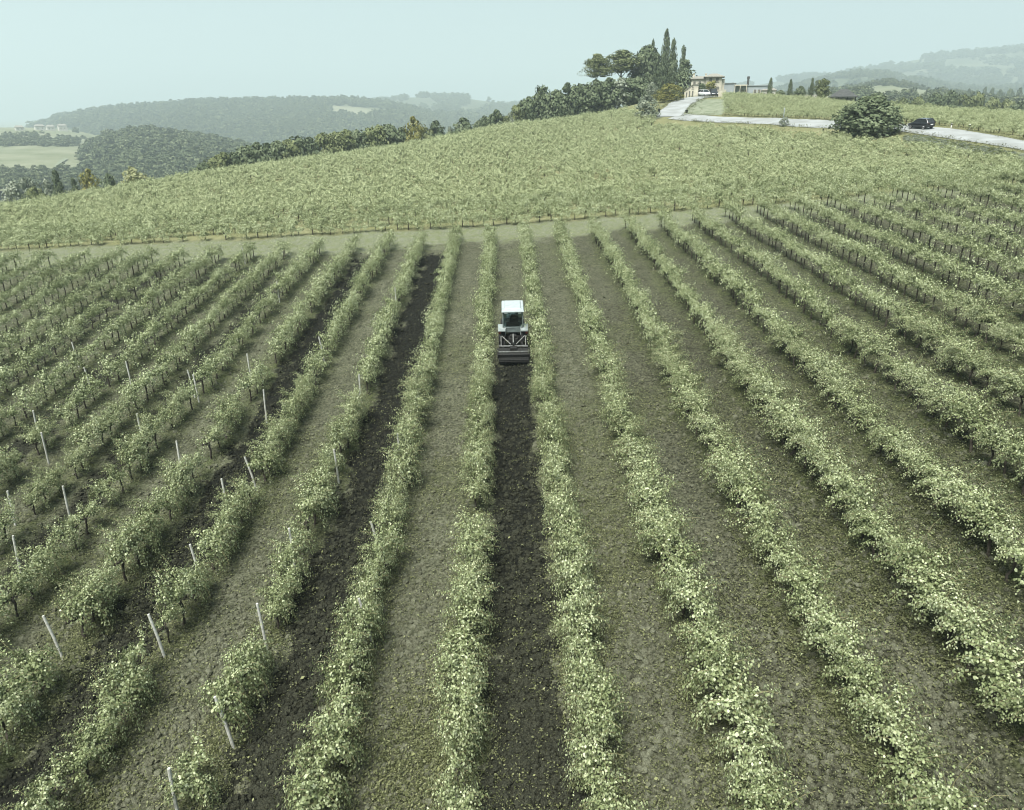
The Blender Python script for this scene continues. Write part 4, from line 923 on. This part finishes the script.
# ------------------------------------------------------------------ cars
def make_car(paint, name, label, x, y, rz, kind='hatch', group=None):
    c = empty(name); seat_on(c, x, y, rz, .08); tag(c, label, 'car', group)
    L_, H = (2.02, 1.48) if kind == 'hatch' else (2.2, 1.68)
    st = [(-L_, .55, .42, .92), (-L_ + .10, .80, .28, 1.00), (-L_ * .72, .86, .22, .98), (-.3, .87, .20, .94), (.75, .87, .20, .93), (1.35, .85, .22, .88), (L_ - .15, .76, .28, .76), (L_, .50, .40, .62)]
    vs = []; n_ = 8
    for yy, hw, zb, zt_ in st:
        vs += [(-hw * .82, yy, zb), (hw * .82, yy, zb), (hw, yy, zb + .16), (hw, yy, zt_ - .16), (hw * .92, yy, zt_), (-hw * .92, yy, zt_), (-hw, yy, zt_ - .16), (-hw, yy, zb + .16)]
    fs = [(i * n_ + k, i * n_ + (k + 1) % n_, (i + 1) * n_ + (k + 1) % n_, (i + 1) * n_ + k) for i in range(len(st) - 1) for k in range(n_)] + [tuple(range(n_ - 1, -1, -1)), tuple((len(st) - 1) * n_ + k for k in range(n_))]
    e = MB(); e.add(vs, fs); e.build('body', paint, c, True)
    yb, yr0, yr1, yf = -L_ + .12, -L_ + .55, .25, 1.05
    a = [(-.76, yb, .95), (.76, yb, .95), (.62, yr0, H), (-.62, yr0, H), (-.76, yf, .90), (.76, yf, .90), (.60, yr1, H - .02), (-.60, yr1, H - .02)]
    e = MB(); e.add(a, [(0, 1, 2, 3), (4, 7, 6, 5), (3, 2, 6, 7), (0, 3, 7, 4), (1, 5, 6, 2)]); e.build('windows', M['car_glass'], c)
    e = MB(); e.add([(-.66, yr0 - .06, H + .005), (.66, yr0 - .06, H + .005), (.63, yr1 + .03, H), (-.63, yr1 + .03, H), (-.60, yr0 + .05, H + .045), (.60, yr0 + .05, H + .045), (.56, yr1 - .1, H + .04), (-.56, yr1 - .1, H + .04)],
                    [(0, 3, 2, 1), (4, 5, 6, 7), (0, 1, 5, 4), (1, 2, 6, 5), (2, 3, 7, 6), (3, 0, 4, 7)]); 
    for s in (-1, 1):
        e.tube([(s * .77, yb - .01, .95), (s * .635, yr0 - .03, H)], .04, 5); e.tube([(s * .77, yf + .01, .90), (s * .615, yr1 + .02, H)], .028, 5); e.tube([(s * .785, -.55, .94), (s * .625, -.5, H)], .035, 5)
    e.build('roof', paint, c)
    for s in (-1, 1):
        for yy in (-1.24, 1.26):
            q = MB(); q.lathe_x([(-.10, .18), (-.10, .29), (-.07, .32), (.07, .32), (.10, .29), (.10, .18)], 0, 0, 0, 20); w_ = q.build('wheel', M['tyre'], c); w_.location = (s * .79, yy, .25)
            q = MB(); q.lathe_x([(s * .085, .05), (s * .108, .20), (s * .09, .215), (s * .02, .20)], 0, 0, 0, 16); q.build('rim', M['chrome'], w_)
        q = MB(); q.box((s * .62, -L_ + .06, .88), (.26, .14, .16)); q.build('tail_lamp', M['red_lamp'], c)
        q = MB(); q.box((s * .58, L_ - .10, .66), (.28, .14, .12)); q.build('headlamp', M['plate'], c)
        q = MB(); q.box((s * .93, .78, 1.0), (.16, .10, .11)); q.build('mirror', paint, c)
    q = MB(); q.box((0, -L_ - .012, .66), (.5, .02, .12)); q.build('number_plate', M['plate'], c)
    q = MB(); q.box((0, -L_ + .0, .44), (1.2, .16, .16), .9); q.build('bumper', M['seat'], c)
    return c
g = ground_at(920.5, 129.0); k = int(np.argmin(np.hypot(ROADC[:, 0] - g[0], ROADC[:, 1] - g[1]))); d = ROADC[min(k + 1, len(ROADC) - 1)] - ROADC[k - 1]
make_car(M['car_paint'], 'car', 'black hatchback driving away along the pale road', g[0], g[1], math.atan2(-d[0], d[1]) + .10)
bpy.data.objects['car'].matrix_world = bpy.data.objects['car'].matrix_world @ Matrix.Scale(.88, 4)
def pos_px(px, Z): p = P(px, 105, Z); return p[0], p[1]
x_, y_ = pos_px(703.5, 179); make_car(M['silver_paint'], 'parked_car', 'pale silver car parked in front of the farmhouse trees', x_, y_, math.pi + .3, 'hatch')
x_, y_ = pos_px(712.5, 178); make_car(M['car_paint'], 'parked_car', 'dark tall car parked beside the silver one at the farmhouse', x_, y_, math.pi - .1, 'suv')

# ------------------------------------------------------------------ farmhouse and the other buildings
def hz(px, py, Z): r_ = ray(px, py); return CZ + r_[2] * P(px, 105, Z)[1] / r_[1]
def place(name, px, Z, label, cat):
    x, y = pos_px(px, Z); r = empty(name, (x, y, tz(x, y) - .05), -math.atan2(x, y)); tag(r, label, cat); return r, Z / F
def hip(e, cx, cy, z, wx, wy, rise, ridge=.3, ov=.35):
    x, y = wx / 2 + ov, wy / 2 + ov; r = wx / 2 * ridge
    e.add([(cx - x, cy - y, z), (cx + x, cy - y, z), (cx + x, cy + y, z), (cx - x, cy + y, z), (cx - x, cy - y, z + .14), (cx + x, cy - y, z + .14), (cx + x, cy + y, z + .14), (cx - x, cy + y, z + .14), (cx - r, cy, z + rise), (cx + r, cy, z + rise)],
          [(0, 3, 2, 1), (0, 1, 5, 4), (1, 2, 6, 5), (2, 3, 7, 6), (3, 0, 4, 7), (4, 5, 9, 8), (5, 6, 9), (6, 7, 8, 9), (7, 4, 8)])
def window(parent, x, y, z, w_, h_, shutters=False):
    e = MB(); e.box((x, y - .02, z), (w_, .08, h_)); o = e.build('window', M['shutter'], parent)
    e = MB(); e.box((x, y - .05, z - h_ / 2 - .05), (w_ + .2, .16, .08)); e.box((x - w_ / 2 - .04, y - .04, z), (.08, .1, h_)); e.box((x + w_ / 2 + .04, y - .04, z), (.08, .1, h_)); e.build('frame', M['stone'], o)
Z = 186; fh, m_ = place('farmhouse', 706, Z, 'pale stone farmhouse with a low tower at the end of the drive', 'house')
bz_ = fh.location.z; zm = hz(706, 79, Z) - bz_
e = MB(); e.box((-.1 * m_, 3.2, zm / 2 - .4), (32 * m_, 6.0, zm + .8)); wl = e.build('wall', M['stone'], fh)
e = MB(); hip(e, -6 * m_, 3.2, zm, 20 * m_, 6.0, .8, .6); e.build('roof', M['tile'], fh)
ztw = hz(711, 77.2, Z) - bz_
e = MB(); e.box((5.5 * m_, 1.9, ztw / 2 - .4), (15.5 * m_, 4.2, ztw + .8)); tw = e.build('tower', M['stone'], fh)
e = MB(); hip(e, 5.5 * m_, 1.9, ztw, 15.5 * m_, 4.2, hz(711, 73.2, Z) - bz_ - ztw, .35, .6); e.build('roof', M['tile'], tw)
for a, zz in ((-14.5, .9), (-2.6, .9)):
    e = MB(); e.box((a * m_, 3.6, zm + .8), (.5, .5, 1.1)); e.box((a * m_, 3.6, zm + 1.38), (.66, .66, .1)); e.build('chimney', M['stone'], fh)
for a, zz, ww, hh in ((-13, 3.3, .6, .8), (-8, 3.3, .6, .8), (-6, 1.2, 1.0, 2.0)): window(fh, a * m_, .19, zz, ww, hh)
for a, zz in ((2.4, 4.0), (8.6, 4.0), (9.6, 2.0)): window(tw, a * m_, -.21, zz, .7, .9)
e = MB(); e.box((.6, -.21, 1.3), (2.6, .06, 2.6)); e.build('gateway', M['shutter'], fh)
Z = 180; gh, m_ = place('outhouse', 690.2, Z, 'small pale gabled outhouse against the farmhouse, with narrow openings', 'outhouse')
b0 = gh.location.z; hr = hz(690, 84.6, Z) - b0; he = hz(690, 90.5, Z) - b0
e = MB(); e.add([(-6.6 * m_, 0, -.4), (6.6 * m_, 0, -.4), (6.6 * m_, 0, hr * .98), (1.5 * m_, 0, hr), (-6.6 * m_, 0, he), (-6.6 * m_, 3.4, -.4), (6.6 * m_, 3.4, -.4), (6.6 * m_, 3.4, hr * .98), (1.5 * m_, 3.4, hr), (-6.6 * m_, 3.4, he)],
                [(0, 1, 2, 3, 4), (9, 8, 7, 6, 5), (0, 5, 6, 1), (1, 6, 7, 2), (2, 7, 8, 3), (3, 8, 9, 4), (4, 9, 5, 0)]); e.build('wall', M['stone'], gh)
e = MB()
for (xa, za), (xb, zb) in (((-7 * m_, he - .05), (1.5 * m_, hr + .03)), ((1.5 * m_, hr + .03), (7 * m_, hr * .97))):
    e.add([(xa, -.2, za), (xb, -.2, zb), (xb, 3.6, zb), (xa, 3.6, za), (xa, -.2, za + .12), (xb, -.2, zb + .12), (xb, 3.6, zb + .12), (xa, 3.6, za + .12)], [(0, 3, 2, 1), (4, 5, 6, 7), (0, 1, 5, 4), (1, 2, 6, 5), (2, 3, 7, 6), (3, 0, 4, 7)])
e.build('roof', M['tile'], gh)
for a, hh in ((-4.4, 1.1), (-1.6, 1.4), (1.4, 1.4)):
    e = MB(); e.box((a * m_, -.01, hh / 2), (.34, .07, hh)); e.build('door', M['shutter'], gh)
window(gh, 1.2 * m_, .01, hr * .78, .34, .4)
for px, top, wd, kd, lb, Zt in ((699.5, 83, 9, 'dark', 'dark tree before the farmhouse wall, behind the silver car', 182), (709.5, 80.5, 11, 'gold', 'ochre leaved tree before the farmhouse tower', 182)):
    tree_at('courtyard_tree', kd, px, top, Zt, wd * 1.1, lb, 'tree')
x_, y_ = pos_px(720, 179); e = MB(); hw_ = hz(720, 90, 179) - tz(x_, y_); e.box((0, 0, hw_ / 2 - .3), (9 * .242, .4, hw_ + .6)); e.box((0, 0, hw_ + .04), (9 * .242 + .1, .5, .08)); o = e.build('yard_wall', M['stone']); o.location = (x_, y_, tz(x_, y_)); o.rotation_euler.z = -math.atan2(x_, y_); tag(o, 'short pale stone yard wall to the side of the farmhouse tower', 'wall')
Z = 192; lb_, m_ = place('low_building', 741, Z, 'long low grey building with a dark chimney beside the farmhouse', 'building')
b0 = lb_.location.z; h0 = hz(741, 83.2, Z) - b0; h1_ = hz(741, 85.8, Z) - b0
e = MB(); e.box((-15.5 * m_, 3, h0 / 2 - .5), (17 * m_, 6, h0 + 1)); e.box((9 * m_, 3.3, h1_ / 2 - .5), (31.5 * m_, 5.4, h1_ + 1)); e.build('wall', M['stone_grey'], lb_)
e = MB(); e.box((-15.5 * m_, 3, h0 + .06), (18 * m_, 6.4, .12)); e.box((9.4 * m_, 3.3, h1_ + .06), (31.5 * m_, 5.8, .12)); e.build('roof', M['stone_grey'], lb_)
e = MB(); zc = hz(745.5, 76, Z) - b0; e.box((4.5 * m_, 2.6, (h1_ + zc) / 2), (.55, .55, zc - h1_)); e.box((4.5 * m_, 2.6, zc - .3), (.72, .72, .5)); e.build('chimney', M['dark_roof'], lb_)
e = MB()
for a in (-7.5, -2.5, 3.5): e.box((a * m_, -1.2, h1_ * .5), (.14, .14, h1_))
e.box((-2 * m_, -1.2, h1_ + .07), (12 * m_, .16, .16)); e.box((-2 * m_, -.3, h1_ + .20), (12.4 * m_, 1.9, .08)); e.build('pergola', M['stone'], lb_)
for a in (0, 3, 12, 16, 20): window(lb_, a * m_, .59, h1_ * .55, .6, .9)
Z = 190; wh, m_ = place('white_house', 767.5, Z, 'small white house half hidden by a slim cypress', 'house')
b0 = wh.location.z; h0 = hz(767, 90.5, Z) - b0
e = MB(); e.box((0, 2, h0 / 2 - .4), (13 * m_, 4, h0 + .8)); e.build('wall', M['white_wall'], wh); e = MB(); hip(e, 0, 2, h0, 13 * m_, 4, .7, .6, .25); e.build('roof', M['tile'], wh)
for a in (-4.2, 3.8): window(wh, a * m_, -.01, h0 * .6, .5, .6)
x_, y_ = pos_px(803, 184); e = MB(); e.box((0, 0, .55), (44 * .249, .35, 1.9)); e.box((0, 0, 1.53), (44 * .249 + .1, .45, .08)); o = e.build('garden_wall', M['white_wall']); o.location = (x_, y_, tz(x_, y_)); o.rotation_euler.z = -math.atan2(x_, y_); tag(o, 'low pale garden wall behind the slim cypresses', 'wall')
Z = 168; sh, m_ = place('shelter', 842, Z, 'open shelter with a broad dark hipped roof at the field edge', 'shelter')
b0 = sh.location.z; he = hz(842, 99, Z) - b0; hr = hz(842, 91, Z) - b0
if he < 1.6: 
    hr += 1.6 - he; he = 1.6
e = MB(); hip(e, 0, 2.6, he, 24 * m_, 5.2, hr - he, .3, .3); e.build('roof', M['dark_roof'], sh)
for a in (-11.5, -4, 4, 11.5):
    for q in (.2, 5.0): e = MB(); e.box((a * m_, q, he / 2 - .2), (.18, .18, he + .4)); e.build('post', M['dark_metal'], sh)
e = MB(); e.box((0, 5.1, he / 2 - .2), (23 * m_, .14, he + .3)); e.build('back_wall', M['shutter'], sh)
e = MB(); e.box((0, .35, .38), (12 * m_, .3, .9)); e.build('front_wall', M['white_wall'], sh)
# the pale tunnel behind the crest
Zt = 168; x_, y_ = pos_px(304, Zt); zt0 = hz(304, 154.3, Zt); b0 = tz(x_, y_); e = MB(); hw_ = 12.5 * Zt / F; hh = zt0 - b0
prof = [(-hw_ * math.cos(a), max(0, hh * math.sin(a) ** .8)) for a in [math.pi * k / 16 for k in range(17)]]; 
vs = [(a, yy, b_) for yy in (0, 7.0) for a, b_ in prof]; e.add(vs, [(k, k + 1, 18 + k, 17 + k) for k in range(16)] + [tuple(range(17)), tuple(range(33, 16, -1))])
o = e.build('tunnel_shelter', M['tarp'], None, True); o.location = (x_, y_, b0 - .1); o.rotation_euler.z = -math.atan2(x_, y_); tag(o, 'low pale arched tunnel shelter among the crest trees', 'shelter')
# tubs and posts by the road
for px, py, lb in ((659, 112.2, 'dark tub by the olive bush at the drive mouth'), (686.5, 113.2, 'dark tub in the middle of the drive mouth')):
    g = ground_at(px, py); mb = MB()
    n_ = 14; prof = [(.22, 0), (.30, .12), (.36, .50), (.38, .74), (.42, .76), (.42, .84), (.34, .84), (.32, .74), (0.02, .72)]
    mb.add([(r * math.cos(6.2832 * k / n_), r * math.sin(6.2832 * k / n_), z) for r, z in prof for k in range(n_)], [(i * n_ + k, i * n_ + (k + 1) % n_, (i + 1) * n_ + (k + 1) % n_, (i + 1) * n_ + k) for i in range(len(prof) - 1) for k in range(n_)] + [tuple(range(n_ - 1, -1, -1))])
    r = empty('tub', (g[0], g[1], g[2] + .02)); tag(r, lb, 'tub', 'tubs at the drive'); mb.build('pot', M['dark_metal'], r, True)
    cm = clump_crown(int(px), SH['round'], 260, .12, M['dark_leaf'], 10); o = link('plant', cm, r); o.scale = (.75, .75, .5); o.location = (0, 0, .72); r.scale = (.7, .7, .7)
for px, py, h_, lb in ((783.3, 119.2, 1.9, 'slender pale post at the plot edge above the small bush'), (969, 130.0, .75, 'short white marker post on the far road edge, past the car'), (951, 128.0, .6, 'short pale marker post between the black car and the white post')):
    g = ground_at(px, py); r = empty('marker_post', (g[0], g[1], g[2] - .02)); tag(r, lb, 'post')
    e = MB(); e.tube([(0, 0, -.3), (0, 0, h_)], .07, 8); e.build('pole', M['plate'] if h_ < 1 else M['stone_grey'], r, True); e = MB(); e.box((0, 0, h_ * .8), (.16, .15, .18), .9); e.build('cap' if h_ < 1 else 'plate', M['stone_grey'] if h_ > 1 else M['seat'], r)
# houses and a track on the valley side
HP, rng_ = hill_points(h4, 17, 60000, 77, lambda a, b_: (a > -20) & (a < 120)); HQ = np.array([proj(q)[:2] for q in HP])
def on_h4(px, py): k = int(np.argmin((HQ[:, 0] - px) ** 2 + (HQ[:, 1] - py) ** 2)); return HP[k]
for px, py, w_, h_, lb in ((20, 130.5, 9, 4, 'tiny pale far house at the outer end of the hilltop hamlet'), (40, 130.3, 11, 5, 'far pale farmhouse among trees on the hilltop, longest of the hamlet'), (51, 130.5, 9, 5, 'far pale house in the middle of the hilltop hamlet'), (63, 131.0, 10, 7, 'far house at the wooded end of the hilltop hamlet')):
    g = on_h4(px, py); r = empty('far_house', (g[0], g[1], g[2] - .5), -math.atan2(g[0], g[1]) + .2); tag(r, lb, 'house', 'houses of the hilltop hamlet')
    e = MB(); e.box((0, 0, h_ / 2 - .5), (w_, 7, h_ + 1)); e.build('wall', M['white_wall'], r); e = MB(); hip(e, 0, 0, h_, w_, 7, 2.2, .7, .4); e.build('roof', M['tile'], r)
    for a in (-.25, .2): window(r, a * w_, -3.5, h_ * .55, 1.0, 1.4)
tp = [on_h4(a, b_) for a, b_ in ((54, 172), (57, 168), (60, 164), (63, 161), (66, 159.5))]; tp = np.array(tp); tv = []
for i, q in enumerate(tp):
    d = tp[min(i + 1, len(tp) - 1)] - tp[max(i - 1, 0)]; nn = np.array([-d[1], d[0], 0]); nn /= np.linalg.norm(nn) + 1e-9; tv += [q + nn * 1.8 + [0, 0, .8], q - nn * 1.8 + [0, 0, .8]]
tag(link('path', np_mesh('path', np.array(tv), 4, True, None, [(2 * i, 2 * i + 1, 2 * i + 3, 2 * i + 2) for i in range(len(tp) - 1)]), None, M['verge']), kind='structure')

# ------------------------------------------------------------------ haze
hm = bpy.data.materials.new('valley_haze'); hm.use_nodes = True; n = hm.node_tree
n.nodes.remove(n.nodes['Principled BSDF']); pv = n.nodes.new('ShaderNodeVolumePrincipled')
pv.inputs['Color'].default_value = (.52, .62, .66, 1); pv.inputs['Density'].default_value = .00042; pv.inputs['Anisotropy'].default_value = .1
n.links.new(pv.outputs[0], n.nodes['Material Output'].inputs['Volume'])
mb = MB(); mb.box((0, 2900, 190), (19000, 15000, 760))
o = mb.build('haze', hm); tag(o, 'pale haze lying over the valley', 'haze', kind='stuff')
